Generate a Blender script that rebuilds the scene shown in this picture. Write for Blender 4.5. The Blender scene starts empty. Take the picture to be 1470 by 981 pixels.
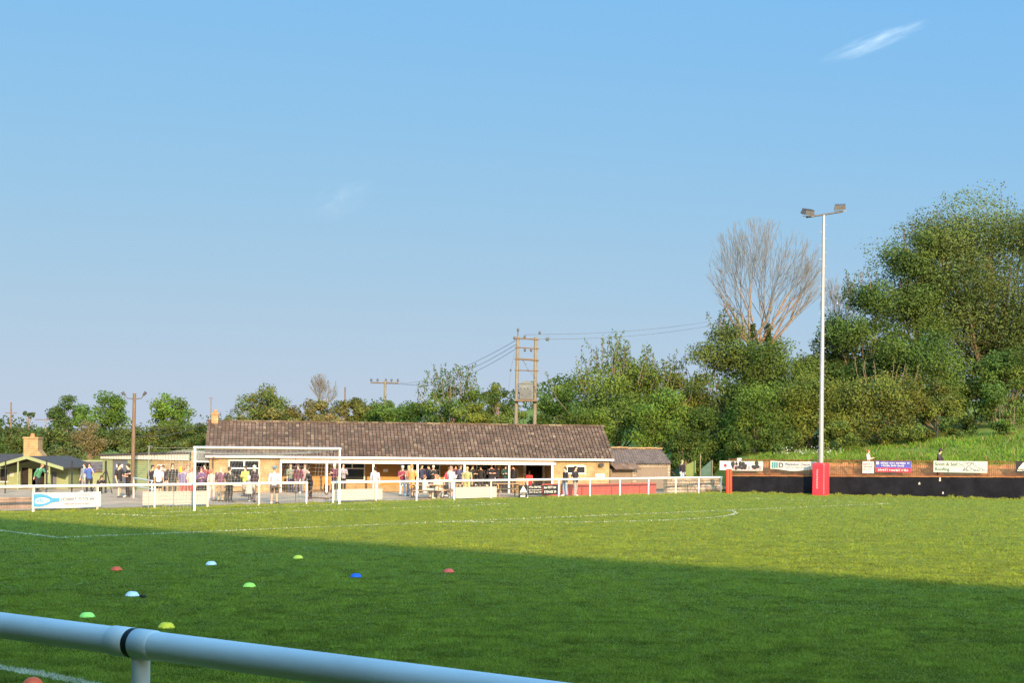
import bpy, bmesh, math, random
import numpy as np
from mathutils import Vector, Matrix, Euler
R = random.Random(7); NR = np.random.default_rng(11)
scene = bpy.context.scene; COL = scene.collection
# ------------------------------------------------------------------ camera frame (photo pixels 1470x981)
F, HC, YH, ROLL = 1900.0, 2.65, 645.0, math.radians(0.6)
RV = Vector((math.cos(ROLL), 0, math.sin(ROLL))); UV = Vector((-math.sin(ROLL), 0, math.cos(ROLL))); FW = Vector((0, 1, 0))
CAM = Vector((0, 0, HC))
def ray(px, py): return RV*((px-735)/F) + UV*((YH-py)/F) + FW
def at(px, py, Y): d = ray(px, py); return CAM + d*(Y/d.y)          # point at depth Y seen at a pixel
def G(px, py, z=0.0): d = ray(px, py); return CAM + d*((z-HC)/d.z)   # point on the level z
def XofY(px, py, Y): return at(px, py, Y).x
def sstep(a, b, x): t = np.clip((x-a)/(b-a), 0, 1); return t*t*(3-2*t)
# touchline frame
EN = (0.59, 0.807); ED = (0.807, -0.59)
FA, FB = G(48, 735), G(1035, 708)                                     # rail fence behind the goal
FD = (FB-FA).normalized(); FN = Vector((-FD.y, FD.x, 0))
WA, WB = G(1050, 708), G(1470, 718)                                   # black wall
WD = (WB-WA).normalized(); WN = Vector((-WD.y, WD.x, 0))
def height(X, Y):
    X = np.asarray(X, float); Y = np.asarray(Y, float)
    t = np.maximum(0, Y-98)
    h = np.minimum(t, 110)*(0.026+0.075*sstep(-30, 20, X)) + np.maximum(0, t-110)*0.012
    dF = (X-FA.x)*FN.x + (Y-FA.y)*FN.y
    h = h - sstep(1.5, 6, dF)*(0.4*sstep(-13, -17, X) + 0.3*sstep(-20, -24, X))*(1-sstep(100, 130, Y))
    d = (X-WA.x)*WN.x + (Y-WA.y)*WN.y
    k = 0.07+0.085*sstep(22, 38, X)
    b = np.where(d > 1.3, 0.95+np.clip((d-0.3)/1.3, 0, 1)*1.0 + np.clip(d-1.6, 0, 14)*k + np.clip(d-15.6, 0, 40)*0.06, 0)
    b = b*sstep(14.0, 15.6, X)
    h = np.maximum(h, b)
    p = X*EN[0]+Y*EN[1]
    return h + 1.1*(1-sstep(3.2, 5.0, p))
def gz(x, y): return float(height(x, y))
# ------------------------------------------------------------------ materials
def nt(name):
    m = bpy.data.materials.new(name); m.use_nodes = True
    return m, m.node_tree.nodes, m.node_tree.links, m.node_tree.nodes['Principled BSDF']
def mat(name, c, rough=.7, var=.18, scale=6, bump=.15, metal=0, spec=.4, c2=None, stretch=(1,1,1)):
    m, N, L, B = nt(name)
    tc = N.new('ShaderNodeTexCoord'); mp = N.new('ShaderNodeMapping'); mp.inputs['Scale'].default_value = stretch
    L.new(tc.outputs['Object'], mp.inputs['Vector'])
    n = N.new('ShaderNodeTexNoise'); n.inputs['Scale'].default_value = scale; n.inputs['Detail'].default_value = 6; n.inputs['Roughness'].default_value = .65
    L.new(mp.outputs[0], n.inputs['Vector'])
    r = N.new('ShaderNodeValToRGB'); e = r.color_ramp.elements; e[0].position = .32; e[1].position = .68
    a = c2 or tuple(v*(1-var) for v in c); b = tuple(min(1, v*(1+var)) for v in c)
    e[0].color = (*a, 1); e[1].color = (*b, 1)
    L.new(n.outputs['Fac'], r.inputs['Fac']); L.new(r.outputs['Color'], B.inputs['Base Color'])
    B.inputs['Roughness'].default_value = rough; B.inputs['Metallic'].default_value = metal; B.inputs['Specular IOR Level'].default_value = spec
    if bump:
        bp = N.new('ShaderNodeBump'); bp.inputs['Strength'].default_value = bump; bp.inputs['Distance'].default_value = .02
        L.new(n.outputs['Fac'], bp.inputs['Height']); L.new(bp.outputs['Normal'], B.inputs['Normal'])
    return m
def tint_mat(name, rough=.75, transl=0.0, var=.25, scale=9, spec=.25):
    m, N, L, B = nt(name)
    a = N.new('ShaderNodeAttribute'); a.attribute_name = 'tint'
    tc = N.new('ShaderNodeTexCoord'); n = N.new('ShaderNodeTexNoise'); n.inputs['Scale'].default_value = scale
    L.new(tc.outputs['Object'], n.inputs['Vector'])
    mr = N.new('ShaderNodeMapRange'); mr.inputs[1].default_value = .3; mr.inputs[2].default_value = .7; mr.inputs[3].default_value = 1-var; mr.inputs[4].default_value = 1+var
    L.new(n.outputs['Fac'], mr.inputs[0])
    mx = N.new('ShaderNodeVectorMath'); mx.operation = 'SCALE'
    L.new(a.outputs['Color'], mx.inputs[0]); L.new(mr.outputs[0], mx.inputs['Scale'])
    L.new(mx.outputs[0], B.inputs['Base Color']); B.inputs['Roughness'].default_value = rough; B.inputs['Specular IOR Level'].default_value = spec
    if transl:
        t = N.new('ShaderNodeBsdfTranslucent'); ms = N.new('ShaderNodeMixShader'); ms.inputs[0].default_value = transl
        L.new(mx.outputs[0], t.inputs['Color']); L.new(B.outputs[0], ms.inputs[1]); L.new(t.outputs[0], ms.inputs[2])
        L.new(ms.outputs[0], N['Material Output'].inputs['Surface'])
    return m
def masonry(name, c1, c2, mortar, bw, bh, bump=.5):
    m, N, L, B = nt(name)
    tc = N.new('ShaderNodeTexCoord'); sp = N.new('ShaderNodeSeparateXYZ'); ad = N.new('ShaderNodeMath'); cb = N.new('ShaderNodeCombineXYZ')
    L.new(tc.outputs['Object'], sp.inputs[0]); L.new(sp.outputs['X'], ad.inputs[0]); L.new(sp.outputs['Y'], ad.inputs[1])
    L.new(ad.outputs[0], cb.inputs['X']); L.new(sp.outputs['Z'], cb.inputs['Y'])
    nz = N.new('ShaderNodeTexNoise'); nz.inputs['Scale'].default_value = 2.5; nz.inputs['Detail'].default_value = 5; L.new(tc.outputs['Object'], nz.inputs['Vector'])
    mv = N.new('ShaderNodeVectorMath'); mv.operation = 'MULTIPLY_ADD'; mv.inputs[1].default_value = (.05, .05, 0)
    L.new(nz.outputs['Color'], mv.inputs[0]); L.new(cb.outputs[0], mv.inputs[2])
    b = N.new('ShaderNodeTexBrick'); b.inputs['Scale'].default_value = 1; b.inputs['Brick Width'].default_value = bw; b.inputs['Row Height'].default_value = bh
    b.inputs['Mortar Size'].default_value = .012; b.inputs['Color1'].default_value = (*c1, 1); b.inputs['Color2'].default_value = (*c2, 1); b.inputs['Mortar'].default_value = (*mortar, 1)
    L.new(mv.outputs[0], b.inputs['Vector'])
    mr = N.new('ShaderNodeMapRange'); mr.inputs[1].default_value = .3; mr.inputs[2].default_value = .7; mr.inputs[3].default_value = .75; mr.inputs[4].default_value = 1.2
    L.new(nz.outputs['Fac'], mr.inputs[0])
    s = N.new('ShaderNodeVectorMath'); s.operation = 'SCALE'; L.new(b.outputs['Color'], s.inputs[0]); L.new(mr.outputs[0], s.inputs['Scale'])
    L.new(s.outputs[0], B.inputs['Base Color']); B.inputs['Roughness'].default_value = .9
    bp = N.new('ShaderNodeBump'); bp.inputs['Strength'].default_value = bump; bp.inputs['Distance'].default_value = .02; bp.invert = True
    L.new(b.outputs['Fac'], bp.inputs['Height']); L.new(bp.outputs['Normal'], B.inputs['Normal'])
    return m
def grass_mat(name, a, b, cc, blotch=.12, fine=14.0, bump=.9):
    m, N, L, B = nt(name)
    tc = N.new('ShaderNodeTexCoord')
    def noise(sc, det=4, ro=.6):
        n = N.new('ShaderNodeTexNoise'); n.inputs['Scale'].default_value = sc; n.inputs['Detail'].default_value = det; n.inputs['Roughness'].default_value = ro
        L.new(tc.outputs['Object'], n.inputs['Vector']); return n
    n1 = noise(blotch, 5, .6); n2 = noise(fine, 8, .75); n3 = noise(1.6, 6, .7)
    r = N.new('ShaderNodeValToRGB'); e = r.color_ramp.elements; e[0].position = .35; e[0].color = (*a, 1); e[1].position = .66; e[1].color = (*b, 1)
    L.new(n1.outputs['Fac'], r.inputs['Fac'])
    r3 = N.new('ShaderNodeMapRange'); r3.inputs[1].default_value = .38; r3.inputs[2].default_value = .68; L.new(n3.outputs['Fac'], r3.inputs[0]); r3.inputs[4].default_value = .55
    mx = N.new('ShaderNodeMix'); mx.data_type = 'RGBA'; L.new(r3.outputs[0], mx.inputs['Factor']); L.new(r.outputs['Color'], mx.inputs['A']); mx.inputs['B'].default_value = (*cc, 1)
    mr = N.new('ShaderNodeMapRange'); mr.inputs[1].default_value = .3; mr.inputs[2].default_value = .7; mr.inputs[3].default_value = .45; mr.inputs[4].default_value = 1.5
    L.new(n2.outputs['Fac'], mr.inputs[0])
    s = N.new('ShaderNodeVectorMath'); s.operation = 'SCALE'; L.new(mx.outputs['Result'], s.inputs[0]); L.new(mr.outputs[0], s.inputs['Scale'])
    L.new(s.outputs[0], B.inputs['Base Color']); B.inputs['Roughness'].default_value = .85; B.inputs['Specular IOR Level'].default_value = .2
    bp = N.new('ShaderNodeBump'); bp.inputs['Strength'].default_value = bump; bp.inputs['Distance'].default_value = .06
    L.new(n2.outputs['Fac'], bp.inputs['Height']); L.new(bp.outputs['Normal'], B.inputs['Normal'])
    return m
def glass_mat(name, c=(.02, .022, .028)):
    m = mat(name, c, .08, .3, 1.2, .03, spec=.6); return m
M = {
 'pitch': grass_mat('pitch_grass', (.150, .198, .024), (.172, .208, .025), (.182, .198, .028)),
 'rough': grass_mat('rough_grass', (.10, .15, .022), (.135, .18, .026), (.17, .175, .035), .2, 5, 1.0),
 'blade': tint_mat('grass_blade', .75, .25, .2, 3, spec=.08),
 'leaf': tint_mat('leaf', .7, .28, .10, .8, spec=.12),
 'tile': tint_mat('roof_tile', .9, 0, .35, 22),
 'cloth': None,
 'bark': mat('bark', (.14, .105, .075), .95, .4, 3, .5, stretch=(3, 3, .6)),
 'barkpale': mat('pale_bark', (.20, .145, .10), .9, .35, 2, .3, stretch=(3, 3, .6)),
 'twig': mat('grey_twigs', (.185, .18, .17), .9, .25, 2, 0),
 'barkgrey': mat('grey_bark', (.22, .19, .17), .9, .3, 2, .3),
 'white': mat('white_paint', (.68, .66, .63), .5, .07, 2, .05),
 'pvc': mat('white_plastic', (.66, .65, .68), .45, .10, 1.6, .04, spec=.5, stretch=(1, 1, 3)),
 'board': mat('white_board', (.44, .41, .37), .6, .07, 1.2, .04),
 'black': mat('black_rubber', (.012, .012, .015), .6, .3, 8, .1),
 'line': None,
 'stone': masonry('honey_stone', (.29, .205, .100), (.34, .25, .13), (.25, .19, .12), .42, .15),
 'rubble': masonry('pale_rubble_stone', (.36, .30, .23), (.24, .19, .14), (.13, .11, .085), .38, .19, .9),
 'block': masonry('pinkish_block', (.30, .21, .155), (.26, .17, .125), (.2, .16, .125), .44, .21, .5),
 'chim': masonry('chimney_stone', (.30, .19, .09), (.34, .23, .115), (.25, .17, .10), .36, .16),
 'greenboard': mat('sage_green_boards', (.205, .245, .125), .7, .16, 1.5, .25, stretch=(.3, .3, 12)),
 'greendark': mat('dark_sage_boards', (.16, .22, .09), .7, .2, 1.5, .25, stretch=(.3, .3, 12)),
 'felt': mat('dark_roof_felt', (.05, .046, .045), .95, .3, 3, .3),
 'tan': mat('tan_timber_panel', (.34, .185, .05), .7, .2, 2, .1, stretch=(.5, .5, 5)),
 'brownboard': mat('weathered_boards', (.19, .15, .115), .9, .25, 3, .35, stretch=(10, 10, .5)),
 'corr': mat('lichened_sheet_roof', (.145, .105, .085), .95, .45, 2.5, .4),
 'glass': glass_mat('window_glass'),
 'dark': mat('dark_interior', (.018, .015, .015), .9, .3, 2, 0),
 'maroon': mat('maroon_reflection', (.10, .02, .025), .8, .3, 2, .05),  # window reflection put into the pane colour
 'greydoor': mat('grey_door_paint', (.10, .11, .14), .5, .1, 2, .05),
 'terra': mat('terracotta', (.40, .17, .08), .85, .2, 5, .2),
 'wallblack': mat('black_painted_wall', (.0085, .009, .013), .85, .5, 1.3, .4, spec=.12, c2=(.0045, .0045, .0075)),
 'rust': mat('rust_red_metal', (.15, .045, .022), .8, .3, 5, .2),
 'soil': mat('orange_earth', (.34, .15, .05), .95, .35, 2.2, .8, c2=(.17, .085, .03)),
 'pad': mat('red_vinyl_pad', (.62, .035, .055), .45, .08, 3, .05),
 'padb': mat('orange_red_foam', (.72, .05, .02), .6, .08, 3, .05),
 'steel': mat('galvanised_steel', (.30, .30, .31), .45, .12, 5, .08, metal=.35),
 'lamp': mat('dark_lamp_housing', (.075, .075, .08), .5, .2, 4, .05),
 'lens': mat('lamp_glass', (.25, .25, .26), .15, .1, 4, 0),
 'pole': mat('brown_timber_pole', (.14, .095, .06), .9, .3, 4, .3, stretch=(4, 4, .5)),
 'poley': mat('yellow_timber_pole', (.17, .15, .115), .9, .25, 4, .3, stretch=(4, 4, .5)),
 'trans': mat('weathered_grey_steel', (.12, .135, .145), .7, .2, 3, .1),
 'cable': mat('black_cable', (.10, .10, .11), .7, .1, 3, 0),
 'redboard': mat('faded_red_board', (.40, .07, .055), .7, .15, 2, .1),
 'blackboard': mat('black_board', (.018, .018, .02), .5, .2, 2, .03),
 'blueink': mat('blue_ink', (.06, .26, .50), .6, .1, 3, 0),
 'navyink': mat('navy_ink', (.06, .09, .28), .6, .1, 3, 0),
 'greyink': mat('grey_ink', (.12, .15, .22), .6, .1, 3, 0),
 'redink': mat('red_ink', (.55, .03, .06), .6, .1, 3, 0),
 'greenink': mat('green_ink', (.03, .10, .07), .6, .1, 3, 0),
 'tealink': mat('teal_ink', (.05, .22, .24), .6, .1, 3, 0),
 'blackink': mat('black_ink', (.03, .03, .035), .6, .1, 3, 0),
 'path': mat('worn_concrete', (.40, .27, .175), .95, .3, .7, .3),
 'wood': mat('picnic_wood', (.33, .21, .115), .85, .25, 3, .2, stretch=(1, 6, 6)),
 'screen': mat('green_screen_sheet', (.13, .17, .05), .8, .2, 2, .1),
 'screend': mat('dark_green_sheet', (.05, .10, .08), .8, .2, 2, .1),
 'tube': mat('brown_steel_tube', (.12, .07, .045), .6, .2, 3, .05),
 'white2': mat('white_banner_cloth', (.46, .45, .44), .7, .06, 1.5, .05),
}
# worn white line paint: white broken by grass
def line_mat():
    m, N, L, B = nt('line_paint')
    tc = N.new('ShaderNodeTexCoord'); n = N.new('ShaderNodeTexNoise'); n.inputs['Scale'].default_value = 5; n.inputs['Detail'].default_value = 8; n.inputs['Roughness'].default_value = .75
    L.new(tc.outputs['Object'], n.inputs['Vector'])
    r = N.new('ShaderNodeValToRGB'); e = r.color_ramp.elements; e[0].position = .42; e[0].color = (.10, .16, .03, 1); e[1].position = .56; e[1].color = (.42, .44, .32, 1)
    L.new(n.outputs['Fac'], r.inputs['Fac']); L.new(r.outputs['Color'], B.inputs['Base Color']); B.inputs['Roughness'].default_value = .9
    return m
M['line'] = line_mat()
_cl = {}
def cloth(c, rough=.85):
    k = tuple(round(v, 3) for v in c)
    if k not in _cl: _cl[k] = mat('cloth', c, rough, .15, 14, .2)
    return _cl[k]
# ------------------------------------------------------------------ mesh helpers
class MB:
    def __init__(s): s.v = []; s.f = []; s.sm = []; s.t = []
    def add(s, vs, fs, smooth=False, tint=None):
        o = len(s.v); s.v += [tuple(p) for p in vs]
        for f in fs: s.f.append([i+o for i in f]); s.sm.append(smooth); s.t.append(tint)
    def box(s, c, size, rot=None, tint=None, taper=1.0):
        x, y, z = size[0]/2, size[1]/2, size[2]/2
        vs = [Vector(p) for p in ((-x,-y,-z),(x,-y,-z),(x,y,-z),(-x,y,-z),(-x*taper,-y*taper,z),(x*taper,-y*taper,z),(x*taper,y*taper,z),(-x*taper,y*taper,z))]
        if rot is not None: vs = [rot @ v for v in vs]
        s.add([v+Vector(c) for v in vs], [(3,2,1,0),(4,5,6,7),(0,1,5,4),(1,2,6,5),(2,3,7,6),(3,0,4,7)], tint=tint)
    def bb(s, a, b, tint=None):   # box by corners
        s.box([(a[i]+b[i])/2 for i in range(3)], [abs(b[i]-a[i]) for i in range(3)], tint=tint)
    def tube(s, pts, rad, n=8, smooth=True, caps=True):
        pts = [Vector(p) for p in pts]
        if not hasattr(rad, '__len__'): rad = [rad]*len(pts)
        o = len(s.v); rings = []
        up = None
        for i, p in enumerate(pts):
            d = (pts[min(i+1, len(pts)-1)]-pts[max(i-1, 0)])
            d = d.normalized() if d.length > 1e-9 else Vector((0, 0, 1))
            if up is None: up = d.orthogonal().normalized()
            else:
                up = up-d*up.dot(d); up = up.normalized() if up.length > 1e-6 else d.orthogonal().normalized()
            b = d.cross(up)
            rings.append([p+(up*math.cos(2*math.pi*k/n)+b*math.sin(2*math.pi*k/n))*rad[i] for k in range(n)])
        vs = [v for r in rings for v in r]; fs = []
        for i in range(len(pts)-1):
            for k in range(n): fs.append((i*n+k, i*n+(k+1) % n, (i+1)*n+(k+1) % n, (i+1)*n+k))
        s.add(vs, fs, smooth)
        if caps: s.add(rings[0], [tuple(reversed(range(n)))]); s.add(rings[-1], [tuple(range(n))])
    def loft(s, pts, rads, n=14):   # elliptical rings across a spine, wide axis along local x
        pts = [Vector(p) for p in pts]; vs = []
        for i, p in enumerate(pts):
            d = (pts[min(i+1, len(pts)-1)]-pts[max(i-1, 0)]).normalized(); y = d.cross(Vector((1, 0, 0))).normalized()
            for k in range(n): a = 2*math.pi*k/n; vs.append(p+Vector((1, 0, 0))*rads[i][0]*math.cos(a)+y*rads[i][1]*math.sin(a))
        fs = [(i*n+k, i*n+(k+1) % n, (i+1)*n+(k+1) % n, (i+1)*n+k) for i in range(len(pts)-1) for k in range(n)]
        s.add(vs, fs, True); s.add(vs[:n], [tuple(range(n))]); s.add(vs[-n:], [tuple(range(n))])
    def lathe(s, prof, n=20, c=(0,0,0), smooth=True):
        vs = []; fs = []
        for r, z in prof:
            for k in range(n): a = 2*math.pi*k/n; vs.append((c[0]+r*math.cos(a), c[1]+r*math.sin(a), c[2]+z))
        for i in range(len(prof)-1):
            for k in range(n): fs.append((i*n+k, i*n+(k+1) % n, (i+1)*n+(k+1) % n, (i+1)*n+k))
        s.add(vs, fs, smooth)
    def prism(s, poly, dvec, tint=None):   # polygon (3D pts) extruded by dvec
        n = len(poly); d = Vector(dvec); a = [Vector(p) for p in poly]
        s.add(a+[p+d for p in a], [tuple(range(n)), tuple(reversed(range(n, 2*n)))]+[(i, n+i, n+(i+1) % n, (i+1) % n) for i in range(n)], tint=tint)
    def ball(s, c, r, n=12, m=8, sc=(1,1,1)):
        vs = []; fs = []
        for i in range(m+1):
            th = math.pi*i/m
            for k in range(n):
                a = 2*math.pi*k/n; vs.append((c[0]+r*sc[0]*math.sin(th)*math.cos(a), c[1]+r*sc[1]*math.sin(th)*math.sin(a), c[2]+r*sc[2]*math.cos(th)))
        for i in range(m):
            for k in range(n): fs.append((i*n+k, (i+1)*n+k, (i+1)*n+(k+1) % n, i*n+(k+1) % n))
        s.add(vs, fs, True)
    def build(s, name, m, parent=None, bevel=0, loc=None):
        me = bpy.data.meshes.new(name); me.from_pydata(s.v, [], s.f); me.polygons.foreach_set('use_smooth', s.sm)
        if any(t is not None for t in s.t):
            at_ = me.color_attributes.new('tint', 'FLOAT_COLOR', 'CORNER'); a = np.ones((len(me.loops), 4), 'f')
            i = 0
            for f, t in zip(s.f, s.t):
                a[i:i+len(f), :3] = t if t is not None else (1, 1, 1); i += len(f)
            at_.data.foreach_set('color', a.ravel())
        me.update()
        bm = bmesh.new(); bm.from_mesh(me); bmesh.ops.recalc_face_normals(bm, faces=bm.faces); bm.to_mesh(me); bm.free()
        o = bpy.data.objects.new(name, me); COL.objects.link(o); me.materials.append(m)
        if parent: o.parent = parent
        if loc: o.location = loc
        if bevel:
            b = o.modifiers.new('bevel', 'BEVEL'); b.width = bevel; b.segments = 2; b.limit_method = 'ANGLE'
        return o
def quick(name, m, parent, fn, **k): b = MB(); fn(b); return b.build(name, m, parent, **k)
def tag(o, label, cat, group=None, kind=None):
    if label: o['label'] = label
    if cat: o['category'] = cat
    if group: o['group'] = group
    if kind: o['kind'] = kind
    return o
def thing(name, label, cat, loc=(0,0,0), rz=0, group=None):
    o = bpy.data.objects.new(name, None); COL.objects.link(o); o.location = loc; o.rotation_euler = (0, 0, rz)
    return tag(o, label, cat, group)
def struct(o, kind='structure'): o['kind'] = kind; return o
def raw_mesh(name, V, faces_n, tint, m, parent=None):
    """V: (n*k,3) verts, consecutive k verts per face"""
    n = len(V)//faces_n; me = bpy.data.meshes.new(name)
    me.vertices.add(len(V)); me.vertices.foreach_set('co', np.ascontiguousarray(V, 'f').ravel())
    me.loops.add(len(V)); me.loops.foreach_set('vertex_index', np.arange(len(V), dtype=np.int32))
    me.polygons.add(n); me.polygons.foreach_set('loop_start', np.arange(0, len(V), faces_n, dtype=np.int32))
    try: me.polygons.foreach_set('loop_total', np.full(n, faces_n, dtype=np.int32))
    except Exception: pass
    a = me.color_attributes.new('tint', 'FLOAT_COLOR', 'POINT'); c = np.ones((len(V), 4), 'f'); c[:, :3] = np.repeat(tint, faces_n, 0)
    a.data.foreach_set('color', c.ravel()); me.update(calc_edges=True); me.materials.append(m)
    o = bpy.data.objects.new(name, me); COL.objects.link(o)
    if parent: o.parent = parent
    return o
def text(body, size, m, parent, loc, rot=(math.pi/2, 0, 0), align='LEFT', sx=1.0, name='lettering', ext=.004):
    c = bpy.data.curves.new(name, 'FONT'); c.body = body; c.size = size; c.extrude = ext; c.align_x = align; c.offset = size*.012
    tmp = bpy.data.objects.new('tmp', c); COL.objects.link(tmp); dg = bpy.context.evaluated_depsgraph_get(); me = bpy.data.meshes.new_from_object(tmp.evaluated_get(dg)); bpy.data.objects.remove(tmp)
    me.materials.clear(); me.materials.append(m); o = bpy.data.objects.new(name, me); COL.objects.link(o); o.parent = parent; o.location = loc; o.rotation_euler = rot; o.scale = (sx, 1, 1)
    return o
# ------------------------------------------------------------------ SETTING: ground, pitch, lines, path
def ground():
    xs = np.concatenate([np.arange(-900, -100, 40), np.arange(-100, -40, 4), np.arange(-40, 60, 1.0), np.arange(60, 140, 5), np.arange(140, 900, 40)])
    ys = np.concatenate([np.arange(-300, -20, 20), np.arange(-20, 12, .8), np.arange(12, 50, 4), np.arange(50, 130, .8), np.arange(130, 260, 5), np.arange(260, 1600, 50)])
    X, Y = np.meshgrid(xs, ys); Z = height(X, Y)
    Z = Z + np.where(Y > 86, .12*np.sin(X*.7+Y*.4)*np.sin(Y*.53-X*.2), 0)*sstep(86, 92, Y)
    V = np.stack([X, Y, Z-.004], -1).reshape(-1, 3); nx = len(xs)
    fs = [(j*nx+i, j*nx+i+1, (j+1)*nx+i+1, (j+1)*nx+i) for j in range(len(ys)-1) for i in range(nx-1)]
    b = MB(); b.add(V.tolist(), fs, True); return struct(b.build('ground', M['rough']))
ground()
def p_of(x, y): return x*EN[0]+y*EN[1]
b = MB()
q0 = Vector((EN[0]*5.2, EN[1]*5.2, 0))
e = Vector((ED[0], ED[1], 0))
fl = FA-FD*45
b.add([q0-e*48, q0+e*40, Vector((WB.x+14, WB.y-8, 0)), WB-WN*.05, WA-WN*.05, FB-FN*-.4, fl-FN*-.4], [tuple(range(7))])
for i, v in enumerate(b.v): b.v[i] = (v[0], v[1], .004)
struct(b.build('pitch', M['pitch']))
b = MB()
def stripe(a, c, w=.11, z=.010):
    a = Vector(a); c = Vector(c); d = (c-a).normalized(); n = Vector((-d.y, d.x, 0))*w/2
    k = max(1, int((c-a).length/3)); z = Vector((0, 0, z))
    b.add([a-n+z, c-n+z, c+n+z, a+n+z], [(0, 1, 2, 3)])
c1, c2 = G(85, 773), G(1274, 724); stripe(c1, c2)
d18 = (c2-c1).normalized(); n18 = Vector((-d18.y, d18.x, 0))
stripe(c1, c1+n18*20)
stripe(c2, c2+n18*9)
s1, s2 = G(224, 742), G(726, 724.5); stripe(s1, s2); stripe(s1, G(140, 738.7))
stripe(s2, s2+n18*5)
a1, a2 = G(640, 750.6), G(1035, 732.2); ch = (a2-a1).length; mid = (a1+a2)/2; sag = ch*.235; rr = (ch*ch/4+sag*sag)/(2*sag)
cen = mid+n18*(rr-sag); half = math.asin(ch/2/rr); base = math.atan2(-n18.y, -n18.x)
arc = [cen+Vector((math.cos(base+t), math.sin(base+t), 0))*rr for t in np.linspace(-half, half, 41)]
inn = [cen+(p-cen)*(1-.11/rr) for p in arc]
b.add([p+Vector((0, 0, .014)) for p in arc+inn], [(i, i+1, 41+i+1, 41+i) for i in range(40)])
tl = Vector((EN[0]*9.04, EN[1]*9.04, 0)); stripe(tl-e*45, tl+e*30, .12)
gl1, gl2 = G(279, 734.5), G(487, 725); gd = (gl2-gl1).normalized(); gb = Vector((-gd.y, gd.x, 0))
stripe(gl1-gd*3-gb*.05, gl2+gd*24-gb*.05, .1, .018)
struct(b.build('pitch_lines', M['line']))
# concrete path behind the rail fence
b = MB()
for i in range(40):
    t0, t1 = -45+i*2.4, -45+(i+1)*2.4
    if t1 > 47: break
    P = [FA+FD*t0+FN*.9, FA+FD*t1+FN*.9, FA+FD*t1+FN*2.2, FA+FD*t0+FN*2.2, FA+FD*t1+FN*4.6, FA+FD*t0+FN*4.6, FA+FD*t1+FN*7, FA+FD*t0+FN*7, FA+FD*t1+FN*27, FA+FD*t0+FN*27]
    P = [Vector((p.x, p.y, gz(p.x, p.y)+.02)) for p in P]
    b.add(P, [(0, 1, 2, 3), (3, 2, 4, 5), (5, 4, 6, 7), (7, 6, 8, 9)])
struct(b.build('path', M['path']))
# orange earth strip behind the bar fence
b = MB()
for i in range(20):
    for j in range(5):
        P = []
        for (ii, jj) in ((i, j), (i+1, j), (i+1, j+1), (i, j+1)):
            p = WA+WD*(ii*1.6+.2)+WN*(.25+jj*.27); P.append((p.x, p.y, .97+jj*.2*1.02+.06*math.sin(ii*2.1+jj)))
        b.add(P, [(0, 1, 2, 3)], True)
struct(b.build('earth_bank', M['soil']))
# ------------------------------------------------------------------ grass blades (stuff)
LINES = [(c1, c2), (c1, c1+n18*20), (c2, c2+n18*9), (s1, s2), (s1, G(140, 738.7)), (s2, s2+n18*5), (tl-e*45, tl+e*30), (gl1-gd*3, gl2+gd*24)]+[(arc[i], arc[i+1]) for i in range(0, 40)]
def vnoise(x, y, sc, seed):   # smooth value noise on the ground plane
    r = np.random.default_rng(seed); T = r.random((256, 256)); x = x/sc; y = y/sc; i = np.floor(x).astype(int); j = np.floor(y).astype(int); fx_ = x-i; fy_ = y-j; fx_ = fx_*fx_*(3-2*fx_); fy_ = fy_*fy_*(3-2*fy_); i &= 255; j &= 255; i1 = (i+1) & 255; j1 = (j+1) & 255
    return (T[i, j]*(1-fx_)+T[i1, j]*fx_)*(1-fy_)+(T[i, j1]*(1-fx_)+T[i1, j1]*fx_)*fy_
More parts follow.
